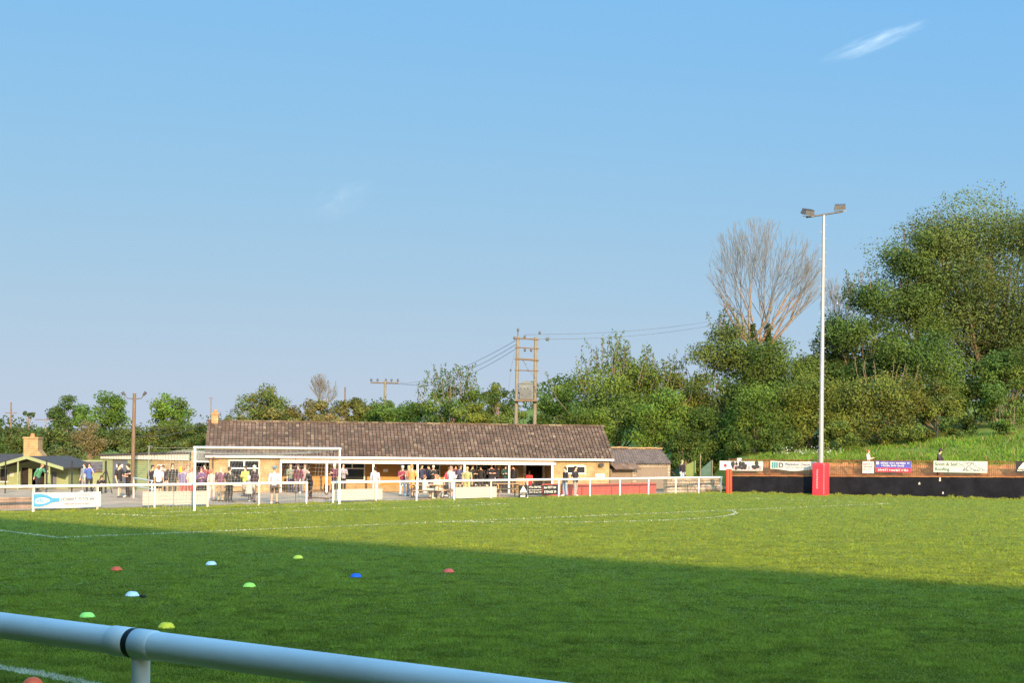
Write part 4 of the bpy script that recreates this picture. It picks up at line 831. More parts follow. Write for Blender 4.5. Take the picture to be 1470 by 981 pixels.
# ------------------------------------------------------------------ people
SK = [(.60, .36, .26), (.66, .42, .32), (.52, .30, .22)]
def skin_obj(name, verts, edges, rad, m, parent, sub=1):
    me = bpy.data.meshes.new(name); me.from_pydata(verts, edges, []); o = bpy.data.objects.new(name, me); COL.objects.link(o); o.parent = parent; me.materials.append(m)
    md = o.modifiers.new('skin', 'SKIN'); md.use_smooth_shade = True
    if not me.skin_vertices: return o
    for i, r in enumerate(rad):
        sv_ = me.skin_vertices[0].data[i]; sv_.radius = r if hasattr(r, '__len__') else (r, r); sv_.use_root = (i == 0)
    s = o.modifiers.new('sub', 'SUBSURF'); s.levels = s.render_levels = sub
    return o
def person(lb, px, Y, top, legs, H=1.68, face=0., pose='stand', hair=(.06, .04, .03), skin=0, sleeves='long', shorts=False, hat=None, bald=False, bend=0., wide=1., z=None, yaw_arm=0):
    lum = sum(top)/3; top = tuple(.85*(v*.84+.16*lum) for v in top); x = at(px, 690, Y).x; zb = gz(x, Y) if z is None else z
    t = thing('person', lb, 'person', (x, Y, zb), face, 'spectators'); rng = random.Random(int(px*13+Y*7)); W = wide
    J = {}
    if pose == 'sit':
        hipz = .47/H
        J['pel'] = (0, .04, hipz+.02)
        for s, k in ((-1, 'l'), (1, 'r')): J['hip'+k] = (s*.055, .03, hipz); J['kn'+k] = (s*.075, -.24, hipz+.01); J['an'+k] = (s*.07, -.22, .045); J['to'+k] = (s*.08, -.31, .02)
    else:
        hipz = .515; J['pel'] = (0, 0, .54); st = rng.uniform(-.03, .03)
        for s, k in ((-1, 'l'), (1, 'r')): J['hip'+k] = (s*.055, 0, hipz); J['kn'+k] = (s*.065, -.015+st*s, .285); J['an'+k] = (s*.07, .01+st*1.6*s, .045); J['to'+k] = (s*.085, -.085+st*1.6*s, .02)
    pz = J['pel'][2]; py_ = J['pel'][1]
    def up(x_, y_, dz):   # trunk bent forward
        c, s_ = math.cos(bend), math.sin(bend); return (x_, py_+y_*c-dz*s_, pz+dz*c-y_*s_*0)
    J['wai'] = up(0, 0, .09); J['che'] = up(0, .0, .215); J['nek'] = up(0, .005, .285); J['nk2'] = up(0, -.004, .325); J['hed'] = up(0, -.018, .385); J['top'] = up(0, -.012, .435); J['chn'] = up(0, -.045, .345); J['nos'] = up(0, -.068, .375)
    for s, k in ((-1, 'l'), (1, 'r')):
        J['sh'+k] = up(s*.108*W, .005, .262); a = rng.random()
        if pose == 'fold': el = up(s*.145*W, -.02, .10); wr_ = up(-s*.03, -.11, .13)
        elif pose == 'drink' and s == 1: el = up(.14*W, -.09, .12); wr_ = up(.07, -.13, .27)
        elif pose == 'reach' and s == 1: el = up(.13, -.12, .14); wr_ = up(.10, -.25, .16)
        elif pose in ('hold', 'sit') : el = up(s*.14*W, -.03, .08); wr_ = up(s*.07, -.15, .10+.04*a)
        elif pose == 'lean': el = up(s*.17, -.06, .10); wr_ = up(s*.08, -.15, .02)
        elif pose == 'pocket': el = up(s*.165*W, .03, .08); wr_ = up(s*.10*W, -.03, -.05)
        else: el = up(s*.14*W, .02, .09); wr_ = up(s*.145*W, -.03, -.05)
        J['el'+k] = el; J['wr'+k] = wr_
        d = Vector(wr_)-Vector(el); d.normalize(); wv = Vector(wr_); J['pa'+k] = tuple(wv+d*.045)
        side = d.orthogonal().normalized()
        for f in range(4): J['f%d%s' % (f, k)] = tuple(wv+d*(.085+.012*(1.5-abs(f-1.3)))+side*(f-1.5)*.013)
        J['th'+k] = tuple(wv+d*.05+side*-.038)
    bodyE = [('pel', 'wai'), ('wai', 'che'), ('che', 'nek'), ('nek', 'nk2'), ('nk2', 'hed'), ('hed', 'top'), ('hed', 'chn'), ('hed', 'nos')]
    for k in 'lr': bodyE += [('pel', 'hip'+k), ('hip'+k, 'kn'+k), ('kn'+k, 'an'+k), ('an'+k, 'to'+k), ('che', 'sh'+k), ('sh'+k, 'el'+k), ('el'+k, 'wr'+k), ('wr'+k, 'pa'+k), ('pa'+k, 'th'+k)]+[('pa'+k, 'f%d%s' % (f, k)) for f in range(4)]
    RB = {'pel': (.052, .045), 'wai': (.058*W, .046), 'che': (.074*W, .052), 'nek': .038, 'nk2': .032, 'hed': (.044, .052), 'top': (.034, .04), 'chn': .024, 'nos': .010, 'hip': .038, 'kn': .032, 'an': .024, 'to': .02, 'sh': .034, 'el': .024, 'wr': .017, 'pa': .019, 'th': .007, 'f': .0065}
    def rad(n): return RB.get(n) or RB.get(n[:-1]) or RB['f']
    def mk(name, E, m, grow=0, sub=1):
        names = [];
        for a, c in E:
            for q_ in (a, c):
                if q_ not in names: names.append(q_)
        vs = [Vector(J[n])*H if isinstance(J[n], tuple) else J[n]*H for n in names]
        rs = []
        for n in names:
            r = rad(n); r = r if hasattr(r, '__len__') else (r, r); rs.append(((r[0]+grow)*H, (r[1]+grow)*H))
        return skin_obj(name, vs, [(names.index(a), names.index(c)) for a, c in E], rs, m, t, sub)
    mk('body', bodyE, cloth(SK[skin], .55))
    jv = lambda n_: Vector(J[n_])*H
    def shirt(b):
        lo = Vector((0, py_, pz-.045))*H
        b.loft([lo, jv('wai'), jv('wai').lerp(jv('che'), .6), jv('che'), jv('nek')+Vector((0, 0, -.012))*H, jv('nek')+Vector((0, 0, .012))*H], [(.098*W*H, .076*H), (.090*W*H, .070*H), (.098*W*H, .074*H), (.108*W*H, .070*H), (.080*W*H, .052*H), (.036*H, .036*H)])
        for k in 'lr':
            S, E, Wr = jv('sh'+k), jv('el'+k), jv('wr'+k); inn_ = S.lerp(jv('che'), .3)
            if sleeves == 'long': b.tube([inn_, S, S.lerp(E, .5), E, E.lerp(Wr, .5), E.lerp(Wr, .93)], [.040*H, .043*H, .036*H, .032*H, .028*H, .023*H], 10)
            else: b.tube([inn_, S, S.lerp(E, .5), S.lerp(E, .86)], [.040*H, .043*H, .038*H, .038*H], 10)
    quick('jacket' if sleeves == 'long' else 'shirt', cloth(top), t, shirt)
    def pants(b):
        b.loft([Vector((0, py_, pz+.05))*H, Vector((0, py_, pz))*H, Vector((0, py_, pz-.055))*H], [(.082*W*H, .062*H), (.090*W*H, .068*H), (.072*W*H, .058*H)])
        for k in 'lr':
            h_, k_, a_ = jv('hip'+k), jv('kn'+k), jv('an'+k)
            if shorts: b.tube([h_+Vector((0, 0, .02)), h_.lerp(k_, .5), h_.lerp(k_, .95)], [.058*H, .054*H, .050*H], 10)
            else: b.tube([h_+Vector((0, 0, .02)), h_.lerp(k_, .5), k_, k_.lerp(a_, .5), k_.lerp(a_, .97)], [.058*H, .051*H, .041*H, .038*H, .033*H], 10)
    quick('shorts' if shorts else 'trousers', cloth(legs), t, pants)
    for k in 'lr':
        a_, o_ = Vector(J['an'+k])*H, Vector(J['to'+k])*H
        quick('shoe', cloth((.04, .04, .045) if rng.random() < .6 else (.6, .58, .55)), t, lambda b: b.tube([a_+(a_-o_)*.25+Vector((0, 0, -.03)), a_+Vector((0, 0, -.02)), o_, o_+(o_-a_)*.3+Vector((0, 0, -.005))], [.045, .062, .048, .02], 8))
    hd, tp = Vector(J['hed'])*H, Vector(J['top'])*H
    if hat:
        c = hd+(tp-hd)*.9; quick('hat', cloth(hat), t, lambda b: b.lathe([(.001, .115), (.075, .105), (.098, .05), (.105, .0), (.165, -.02), (.165, -.028), (.10, -.012)], 14, tuple(c)))
        quick('hair', cloth(hair), t, lambda b: b.ball(tuple(hd+Vector((0, .03*H, .0))), .078, 12, 8, (1, .9, 1)))
    elif not bald:
        quick('hair', cloth(hair), t, lambda b: (b.ball(tuple(hd+(tp-hd)*.55+Vector((0, .018*H, .012))), .092, 12, 8, (.98, 1.05, .95)), b.ball(tuple(hd+Vector((0, .035*H, -.02))), .07, 10, 7)))
    for s in (-1, 1): quick('eye', cloth((.03, .02, .02)), t, lambda b: b.ball(tuple(hd+(Vector((s*.02, -.052, -.0)))*H), .009, 8, 6))
    return t
DK = (.02, .02, .025); NV = (.03, .035, .09); JN = (.10, .16, .30); GY = (.20, .20, .22); WH = (.72, .70, .68); BR = (.10, .06, .045); KH = (.30, .24, .15)
GREYH = (.45, .43, .40)
toG = lambda a: a
P = person
P('person in green hooded top bending towards the hut doorway', 54, 72.5, (.05, .26, .14), DK, 1.68, 1.1, 'reach', (.3, .14, .06), bend=.55)
P('person in a bright blue top raising a hand to the face', 128, 71, (.03, .10, .40), DK, 1.66, .3, 'drink', (.05, .03, .02), sleeves='short')
P('person in pale grey standing close behind the bright blue top', 121, 73, (.22, .25, .30), GY, 1.62, -.4, 'stand')
P('person in black crouched low by the black post stay', 143, 70.5, DK, DK, 1.45, .8, 'hold', bend=.4, z=-.4)
P('person in black top with yellow collar, bare legs, facing the utility pole', 171, 66, (.022, .02, .022), (.09, .09, .1), 1.72, 1.2, 'reach', (.05, .035, .03), sleeves='short', shorts=True)
P('person in black top with bare arms beside the utility pole', 184, 66.5, (.02, .02, .02), DK, 1.70, -1.2, 'hold', (.05, .03, .02), sleeves='short')
P('person in black jacket standing close to the green shutter', 219, 68, DK, DK, 1.62, .6, 'stand', (.04, .03, .02))
P('person in white top and black shorts between two dark jackets', 228, 67, WH, DK, 1.62, 3.0, 'stand', (.22, .10, .05), sleeves='short', shorts=True)
P('person in black jacket beyond the white top', 234, 68.5, DK, DK, 1.62, .0, 'pocket', (.04, .03, .02))
P('tall slim person all in black by the stone wall', 247.5, 66, DK, DK, 1.76, .4, 'stand', (.04, .03, .02))
P('person in purple-blue jacket seen from behind near the goal post', 263, 64.5, (.16, .13, .30), (.35, .05, .05), 1.60, 3.1, 'fold', (.25, .12, .06), wide=1.15)
P('red-haired person in pink top against the stone wall', 270, 68, (.50, .22, .20), DK, 1.68, .2, 'drink', (.35, .10, .05))
P('person in cream top and red shorts hard by the goal post', 274.5, 64, (.62, .55, .40), (.32, .03, .03), 1.58, 2.7, 'stand', (.3, .16, .08), sleeves='short')
P('person in purple jacket in the dark netted doorway', 289, 66, (.13, .06, .17), DK, 1.58, .3, 'hold', (.12, .03, .04))
P('person in dark red top deep in the netted doorway', 294, 71, (.22, .04, .05), DK, 1.66, -.3, 'stand')
P('person in pale pink top behind the goal net', 304, 63, (.70, .45, .42), (.6, .45, .4), 1.55, 2.6, 'stand', (.28, .14, .07))
P('broad man in plum jacket with thinning hair behind the net', 317, 62.5, (.16, .07, .12), (.35, .25, .17), 1.68, 2.9, 'hold', (.35, .2, .12), wide=1.2, bald=True)
P('broad man in dark checked jacket beside the plum jacket', 329.5, 62.0, (.055, .05, .05), DK, 1.68, 2.5, 'hold', (.08, .06, .05), wide=1.2)
P('person in yellow hi-vis jacket below the white framed window', 352, 69, (.72, .80, .05), DK, 1.62, -.5, 'hold', (.05, .04, .03))
P('man in pale striped top sitting at the picnic table', 358, 62.0, (.50, .46, .42), (.12, .10, .12), 1.66, 3.0, 'sit', (.5, .48, .45), wide=1.15)
P('white-haired man in dark top before the white framed window', 365, 66, (.05, .03, .04), DK, 1.70, -.6, 'stand', (.65, .62, .58))
P('man in grey bucket hat, pale blue shirt and brown shorts behind the goal', 394, 61.0, (.50, .56, .72), (.09, .055, .05), 1.72, 3.05, 'stand', (.4, .3, .2), hat=(.28, .32, .30), sleeves='long', shorts=True)
P('person in grey-green top below the maroon window', 417, 76, (.16, .20, .15), NV, 1.64, .4, 'hold', (.2, .15, .1))
P('person in dark maroon top under the maroon window', 428, 75, (.12, .03, .05), (.10, .10, .15), 1.64, -.2, 'pocket', (.10, .04, .04))
P('person in dusty pink top at the canopy end', 437.5, 75.6, (.40, .22, .24), GY, 1.66, .2, 'stand', (.15, .08, .06))
P('person in black leaning against the fence gap post', 446, 66.5, DK, DK, 1.62, -1.0, 'lean', (.04, .03, .02), bend=.25)
P('man in burgundy top beside the far goal post', 480, 76, (.14, .025, .06), DK, 1.70, -.7, 'hold', (.55, .5, .45))
P('bald man in grey top in front of the dark window', 492.5, 76.5, (.26, .26, .32), DK, 1.70, .5, 'hold', bald=True)
P('dark-haired person in pale blue top by the canopy post', 538.5, 70, (.36, .46, .55), (.45, .43, .42), 1.62, 3.0, 'stand', (.03, .02, .02))
P('man in burgundy polo and pale jeans next to the orange shirt', 578, 72.5, (.26, .02, .06), (.45, .50, .56), 1.68, .3, 'hold', (.5, .45, .4), sleeves='short')
P('big man in bright orange shirt and shorts', 591, 70.5, (.80, .26, .05), (.78, .27, .06), 1.76, 2.6, 'hold', (.4, .2, .08), sleeves='short', shorts=True, wide=1.2)
P('person in pale orange top half hidden by the orange shirt', 587, 72, (.75, .40, .20), JN, 1.68, .9, 'stand', (.5, .35, .2), sleeves='short')
P('man in navy jacket just past the canopy post', 605.5, 78, NV, DK, 1.72, .6, 'pocket', (.10, .07, .06))
P('man in dark blue jacket in front of the dark window', 615.5, 78.3, (.04, .045, .12), DK, 1.74, -.4, 'drink', (.25, .2, .16))
P('person in white top sitting at the picnic table near the orange shirt', 611, 69.0, (.66, .62, .56), (.5, .4, .32), 1.62, 2.2, 'sit', (.2, .1, .06), sleeves='short')
P('person in black with white scarf between the navy jackets and the tables', 622, 77.8, DK, DK, 1.64, .2, 'hold', (.55, .5, .45))
P('person in rusty orange top sitting on the far bench', 625.5, 70.8, (.52, .24, .12), (.5, .45, .4), 1.62, .1, 'sit', (.35, .16, .08), sleeves='short')
P('person in cream top sitting with back to the pitch', 629, 69.6, (.70, .64, .55), (.62, .58, .52), 1.6, 2.9, 'sit', (.3, .18, .1), sleeves='short')
P('person in red top leaning over the picnic table', 640, 72.5, (.60, .03, .05), DK, 1.66, 1.2, 'reach', (.16, .08, .05), bend=.35, sleeves='short')
P('man in white shirt and grey shorts standing at the picnic table', 647.5, 70, (.72, .68, .70), (.42, .40, .44), 1.70, 2.4, 'hold', (.3, .2, .14), shorts=True)
P('person in dark purple top behind the man in white shirt', 654, 78.5, (.10, .04, .09), DK, 1.70, .1, 'stand', (.1, .05, .04))
P('man in navy top beside the canopy post by the cream board', 661, 78.4, (.06, .06, .16), DK, 1.70, .7, 'hold', (.3, .2, .15))
P('person in olive green shirt standing at the cream board', 670.5, 71.5, (.30, .31, .11), (.35, .36, .15), 1.66, 3.0, 'stand', (.4, .3, .15), sleeves='short', wide=1.1)
P('man in black jacket with white collar beside the olive shirt', 678, 78.7, DK, DK, 1.72, .8, 'hold', (.2, .06, .05))
P('dark-clothed person in the shadow left of the bald man', 690, 79, (.018, .018, .02), DK, 1.68, -.3, 'pocket', (.02, .02, .02))
P('bald man in black jacket under the canopy', 705.5, 79, (.015, .016, .03), DK, 1.76, .2, 'fold', bald=True, wide=1.15)
P('person in black jacket turned sideways next to the bald man', 715.5, 79.3, (.02, .02, .035), DK, 1.72, 1.4, 'pocket', (.25, .18, .12), wide=1.1)
P('bald man in dark green jacket by the white pillar', 726, 79, (.02, .075, .065), DK, 1.76, -.2, 'hold', bald=True)
P('dark-haired man in black coat right of the dark green jacket', 736.5, 79.2, (.017, .016, .02), DK, 1.76, -.5, 'stand', (.04, .03, .02), wide=1.1)
P('child in red top standing in the open doorway', 760, 81.0, (.70, .02, .03), (.5, .02, .03), 1.34, .2, 'stand', (.12, .06, .04), sleeves='short')
P('man in dark top and blue jeans chatting at the red boards', 811.5, 74.6, (.03, .022, .03), (.22, .30, .45), 1.66, -1.1, 'stand', (.06, .035, .03))
P('man in dark waistcoat over white sleeves at the red boards', 826, 75, (.02, .022, .035), (.30, .28, .28), 1.72, .9, 'pocket', (.05, .03, .03), sleeves='short')
P('person in black top and jeans standing behind the rubble wall', 979, 90.5, (.02, .015, .03), (.3, .38, .5), 1.66, .6, 'stand', (.35, .22, .1), z=.35)
pq = WA+WD*wlx(1246)+WN*.9; P('red-haired woman in cream jacket looking over the bar fence', 1246, pq.y, (.62, .52, .42), (.5, .12, .12), 1.60, 1.0, 'hold', (.30, .09, .05), z=1.22)
pq = WA+WD*wlx(1347)+WN*.95; P('man in dark cap and dark jacket leaning on the bar fence', 1347, pq.y, (.045, .03, .045), DK, 1.66, .9, 'lean', (.03, .03, .03), hat=(.02, .02, .025), z=1.24, bend=.15)
# ------------------------------------------------------------------ utility poles and cables
def upole(name, lb, px, py_top, py_base, Y, m, rt, rb):
    a = at(px, py_top, Y); z0 = gz(a.x, Y)-.2; t = thing(name, lb, 'pole', (a.x, Y, z0), 0); return t, a.z-z0
t, h = upole('utility_pole', 'brown timber pole with two upturned lamp arms before the felt-roofed block', 191.5, 565, 700, 70, None, .1, .14)
quick('shaft', M['pole'], t, lambda b: b.tube([(0, 0, 0), (.02, 0, h*.5), (.06, 0, h)], [.115, .10, .085], 10)); 
for s in (-1, 1):
    quick('lamp_arm', M['cable'], t, lambda b: b.tube([(.05, 0, h-.3), (.05+s*.38, 0, h-.26), (.05+s*.5, 0, h-.05)], .03, 6)); quick('lamp_head', M['lamp'], t, lambda b: b.tube([(.05+s*.48, 0, h-.1), (.05+s*.62, -.05, h+.06)], [.06, .09], 8))
TA, TB = at(743.5, 484, 108), at(769, 486, 108); z0 = gz(TA.x, 108)-.3
t = thing('transformer_pole', 'twin timber pole carrying a grey transformer box behind the clubhouse', 'pole', (TA.x, 108, z0), 0)
wT = TB.x-TA.x; hT = TA.z-z0; PZ = lambda py: at(756, py, 108).z-z0
for x, dx in ((0, -.14), (wT, .0)): quick('shaft', M['poley'], t, lambda b: b.tube([(x+dx, 0, 0), (x, 0, hT)], [.17, .13], 10))
for py, r_, dz in ((486, .06, -.1), (499, .05, -.12), (515.5, .08, -.12), (532, .045, -.05)):
    quick('crossbar', M['pole'], t, lambda b: b.tube([(-.25, -.12, PZ(py)), (wT+.28, -.12, PZ(py)+dz)], r_, 6))
quick('transformer', M['trans'], t, lambda b: (b.bb((.18, -.5, PZ(574)), (wT-.15, .35, PZ(552))), b.prism([(.12, -.55, PZ(552)), (wT-.1, -.55, PZ(552)), (wT*.5, -.55, PZ(546.5))], (0, .95, 0)), [b.tube([(.32+i*.28, -.52, PZ(557.5)), (.32+i*.28, -.62, PZ(557.5))], .07, 8) for i in range(3)], [b.bb((.2+i*.09, -.56, PZ(573)), (.23+i*.09, -.501, PZ(560))) for i in range(11)]))
quick('platform', M['pole'], t, lambda b: (b.bb((-.2, -.6, PZ(577)), (wT+.2, .5, PZ(574.5))), b.tube([(-.05, -.3, PZ(577)), (.1, 0, PZ(583))], .04, 5)))
def insul(b):
    for x, z in ((0.0, PZ(474)), (-.28, PZ(486)), (wT*.38, PZ(484)), (wT+.32, PZ(478)), (wT*.4, PZ(503)), (wT*.75, PZ(503)), (wT+.9, PZ(487)), (wT+1.0, PZ(487))): b.ball((x, -.1, z), .10, 8, 6, (1, 1, 1.5)); 
    b.tube([(0, 0, hT), (0, 0, PZ(474))], .04, 5); b.tube([(wT+.2, -.1, PZ(487)), (wT+1.15, -.1, PZ(487)), (wT+1.0, -.1, PZ(480)), (wT*.4, -.1, PZ(481))], .018, 4); b.tube([(wT*.3, -.2, PZ(517)), (wT*.55, -.2, PZ(530)), (wT, -.2, PZ(543))], .022, 4); b.tube([(wT*.2, -.2, PZ(517)), (wT*.5, -.2, PZ(524))], .022, 4)
    b.tube([(-.2, -.1, PZ(500)), (-.55, -.1, PZ(531)), (-.7, -.1, PZ(560))], .012, 4); b.ball((-.56, -.1, PZ(532)), .09, 8, 6)
quick('insulators', M['lamp'], t, insul)
FPx = at(553, 547, 190); z0 = gz(FPx.x, 190)-.2; t = thing('electricity_pole', 'pale timber pole with wide crossarm above the far hedge', 'pole', (FPx.x, 190, z0)); hF = FPx.z-z0
quick('shaft', M['poley'], t, lambda b: b.tube([(0, 0, 0), (0, 0, hF)], [.22, .18], 8)); quick('crossarm', M['pole'], t, lambda b: b.tube([(-2.1, 0, hF-.3), (1.9, 0, hF-.3)], .10, 5))
quick('insulators', M['lamp'], t, lambda b: [b.ball((x, 0, hF+.1), .16, 6, 5, (1, 1, 1.5)) for x in (-2, -1.1, 0.1, .9, 1.8)])
for px, pyt, Y, lb, arm in ((16, 578, 200, 'dark thin pole with short arm at the far edge of the hedge', .9), (65.5, 601, 205, 'pale thin pole with crossarm beside the small umbrella-shaped tree', 1.6), (303, 570, 180, 'thin aerial mast above the clubhouse chimney', .35), (495.5, 556, 185, 'short dark pole between the bare grey tree and wide crossarm pole', .0)):
    a = at(px, pyt, Y); z0 = gz(a.x, Y)-.2; hh = a.z-z0; t = thing('far_pole', lb, 'pole', (a.x, Y, z0))
    r_ = .17 if arm != .35 else .08
    quick('shaft', M['pole'] if arm != 1.6 else M['poley'], t, lambda b: b.tube([(0, 0, 0), (0, 0, hh)], [r_, r_*.7], 6))
    if arm: quick('crossarm', M['pole'], t, lambda b: b.tube([(-arm, 0, hh-(1.6 if arm == .9 else .2)), (arm, 0, hh-(1.6 if arm == .9 else .2))], .06 if arm > .5 else .03, 5))
def cable(lb, A, B_, sag, r=.012):
    A = Vector(A); B_ = Vector(B_)
    def fn(b): b.tube([A.lerp(B_, u)-U3*(sag*4*u*(1-u)) for u in np.linspace(0, 1, 17)], r, 4)
    tag(quick('power_cable', M['cable'], None, fn), lb, 'cable', 'power cables')
cable('upper power cable from the transformer pole to the bare tree', at(787, 480, 108), at(1040, 458, 125), .35, .016); cable('lower power cable from the transformer pole to the bare tree', at(785, 487, 108), at(1040, 464, 125), .4, .016)
for k, (lb, dy, xe) in enumerate((('highest power cable between the transformer pole and the far crossarm', 0, -2), ('middle power cable between the transformer pole and the far crossarm', 6, .1), ('lowest power cable between the transformer pole and the far crossarm', 12, 1.8))):
    cable(lb, at(742, 488+dy, 108), (FPx.x+xe, 190, FPx.z-.1), 1.6, .017)
cable('low sagging cable from the lamp pole to the clubhouse chimney', at(192, 626, 70), at(303, 604, 84), .35, .014)
# ------------------------------------------------------------------ trees
def leaves(name, C, D, size, col, parent, up=.25, jit=.75):
    n = len(C); nrm = D+NR.normal(0, jit, (n, 3)); nrm[:, 2] += up; nrm /= np.linalg.norm(nrm, axis=1, keepdims=True)+1e-9
    t = np.cross(nrm, NR.normal(0, 1, (n, 3))); t /= np.linalg.norm(t, axis=1, keepdims=True)+1e-9; bt = np.cross(nrm, t)
    s = size*(.6+.8*NR.random((n, 1)))
    V = np.stack([C-t*s*.62, C+bt*s*.36+t*s*.05, C+t*s*.62, C-bt*s*.36+t*s*.05], 1).reshape(-1, 3)
    return raw_mesh(name, V, 4, col, M['leaf'], parent)
def tree(name, lb, cat, px, Y, top, bot, wpx, col, dens=1., seed=0, group=None, trunk=True, sprigs=0, sprig_h=1.5, lean=0, flat=.8, nb=None, airy=0., tz=None, depth=.8, leafk=1., limbs=10, bark='bark', ysp=.35, brown=0., brs=1.):
    rng = np.random.default_rng(seed+1000); A = at(px, top, Y); bz = gz(A.x, Y)-.15; zt = A.z-bz; zb = max(.0, at(px, bot, Y).z-bz); rx = wpx/2/F*Y; rz = (zt-zb)/2; cz = (zt+zb)/2; ry = rx*depth
    t = thing(name, lb, cat, (A.x, Y, bz), 0, group); ls = max(.10, .00135*Y)*leafk
    nb = nb or int(np.clip(rx*rz*2.2, 14, 90)); 
    d = rng.normal(0, 1, (nb, 3)); d /= np.linalg.norm(d, axis=1, keepdims=True); u = (.30+.55*rng.random((nb, 1))**.6)
    dome = .85 if cat == 'bush' else .45      # bushes stay broad down to the ground
    nx_ = np.hypot(d[:, 0], d[:, 1]); lowm = d[:, 2] < 0; kx = np.where(lowm, 1/np.maximum(nx_, .35)**dome, 1)
    d[:, 0] *= kx; d[:, 1] *= kx
    c = d*u*np.array([rx, ry, rz])+np.array([0, 0, cz]); Rm = min(rx, rz)*.6+.4*(rx+rz)/2 if cat == 'bush' else min(rx, rz)
    k = np.clip((c[:, 2]-zb)/(zt-zb+1e-6), 0, 1)
    br = Rm*brs*(.20+.22*rng.random(nb))
    n = int(dens*24*(rx*rz*3.14)/(ls*ls)*.42); w = br**2; w /= w.sum(); bi = rng.choice(nb, n, p=w)
    dd = rng.normal(0, 1, (n, 3)); dd /= np.linalg.norm(dd, axis=1, keepdims=True); rr_2 = br[bi][:, None]*(.35+.75*rng.random((n, 1))**.7); 
    lump = 1+.22*np.sin(dd[:, :1]*5+bi[:, None])*np.sin(dd[:, 2:]*4+bi[:, None]*1.7)
    C = c[bi]+dd*rr_2*lump*np.array([1.1, 1.1, flat]); C[:, 2] = np.maximum(C[:, 2], .05)
    if airy: keep = rng.random(n) > airy*np.clip((C[:, 2]-zb)/(zt-zb), 0, 1)**1.5; C, dd, bi = C[keep], dd[keep], bi[keep]; n = len(C)
    bt = (.6+.7*rng.random((nb, 1))); hue = rng.normal(0, .07, (nb, 1)); col = tuple(.68*a_+.32*b_ for a_, b_ in zip(col, (.068, .098, .027))); base = np.array([col[0]*1.0, col[1]*.98, col[2]*.85])[None]*1.32*bt; base[:, :1] *= 1+hue; base[:, 2:] *= 1-hue
    cc = base[bi]*(.84+.32*rng.random((n, 1)))
    if brown: q = rng.random(n) < brown; cc[q] = np.array([.165, .14, .07])*(.7+.6*rng.random((q.sum(), 1)))
    sp_tubes = []
    if sprigs:
        SC, SD, SI = [], [], []
        for _ in range(sprigs):
            x0 = rng.normal(0, .33)*rx*1.3; z0 = cz+rz*(.75+.2*rng.random())*math.sqrt(max(.05, 1-(x0/rx)**2)); y0 = rng.normal(0, .3)*ry; hgt = sprig_h*(.5+.8*rng.random()); lx, ly = rng.normal(0, .22)*hgt, rng.normal(0, .15)*hgt
            sp_tubes.append([(x0*.8, y0, z0-1.2), (x0, y0, z0), (x0+lx*.5, y0+ly*.5, z0+hgt*.55), (x0+lx, y0+ly, z0+hgt)])
            m_ = int(16*hgt/ .8*(.16/ls)); f = rng.random(m_); sc = np.stack([x0+lx*f, y0+ly*f, z0+hgt*f], -1)+rng.normal(0, .16, (m_, 3))*(1.1-f[:, None]*.7); SC.append(sc)
        SC = np.concatenate(SC); C = np.concatenate([C, SC]); dd = np.concatenate([dd, rng.normal(0, 1, SC.shape)]); cc = np.concatenate([cc, np.array(col)[None]*(.8+.5*rng.random((len(SC), 1)))])
    leaves('crown', C, dd, ls, np.clip(cc, 0, 1), t)
    if trunk:
        def fn(b):
            r0 = max(.08, rx*.05); mid_ = Vector((lean, 0, zb+(zt-zb)*.35)); b.tube([(0, 0, 0), (lean*.4, 0, zb*.6+.1), mid_], [r0*1.3, r0, r0*.75], 8)
            for i in range(min(limbs, nb)):
                e_ = Vector(c[i]); s_ = Vector((lean*.5, 0, zb*.7+(zt-zb)*rng.uniform(.02, .35))); m2 = s_.lerp(e_, .5)+Vector((0, 0, -.08*rz)); b.tube([s_, m2, e_], [r0*.5, r0*.3, r0*.1], 5)
            for q_ in sp_tubes: b.tube(q_, [.03, .025, .02, .008], 4)
        quick('trunk', M[bark], t, fn)
    return t
G1 = (.060, .110, .018); G2 = (.080, .135, .022); GD = (.038, .075, .018); GO = (.10, .12, .024); GY2 = (.115, .155, .028); GOL = (.085, .095, .03)
hg = 'trees on the far hill'; bg = 'trees and bushes on the bank'; cg = 'bushes behind the clubhouse'
# right bank
tree('broadleaf_tree', 'huge airy tree with pale leaf tips towering over the bank', 'tree', 1432, 110, 256, 610, 335, (.078, .105, .034), 1.0, 1, bg, flat=.62, airy=.0, nb=120, leafk=.95, brs=.88, limbs=60, sprigs=12, sprig_h=.5)
tree('broadleaf_tree', 'dark green tree leaning out in front of the huge airy tree', 'tree', 1318, 108, 322, 520, 115, (.048, .088, .022), .9, 2, bg, nb=34, sprigs=8, sprig_h=.8)
tree('broadleaf_tree', 'dark bushy tree between floodlight mast and huge tree', 'tree', 1245, 106, 385, 600, 135, (.040, .078, .020), .95, 3, bg, nb=44, sprigs=9, sprig_h=.8)
tree('broadleaf_tree', 'dark green tree at the edge of view below the huge crown', 'tree', 1452, 100, 500, 618, 120, (.05, .095, .022), .95, 4, bg)
tree('broadleaf_tree', 'broad mid-green tree below the dark leaning tree', 'tree', 1330, 101, 455, 618, 150, (.055, .10, .02), .95, 5, bg, nb=40)
tree('broadleaf_tree', 'thin-topped green tree at the near side of the bare tree', 'tree', 1042, 104, 452, 640, 112, (.075, .105, .03), .9, 66, bg, nb=48, sprigs=20, sprig_h=1.1, airy=.1)
tree('ivy_bush', 'dark ivy-clad thicket at the foot of the bare tree', 'bush', 1108, 101, 478, 655, 125, (.05, .088, .018), 1., 7, bg, nb=46)
tree('bush', 'olive bush just behind the floodlight mast', 'bush', 1165, 96, 530, 652, 105, (.088, .115, .022), 1., 8, bg, nb=34)
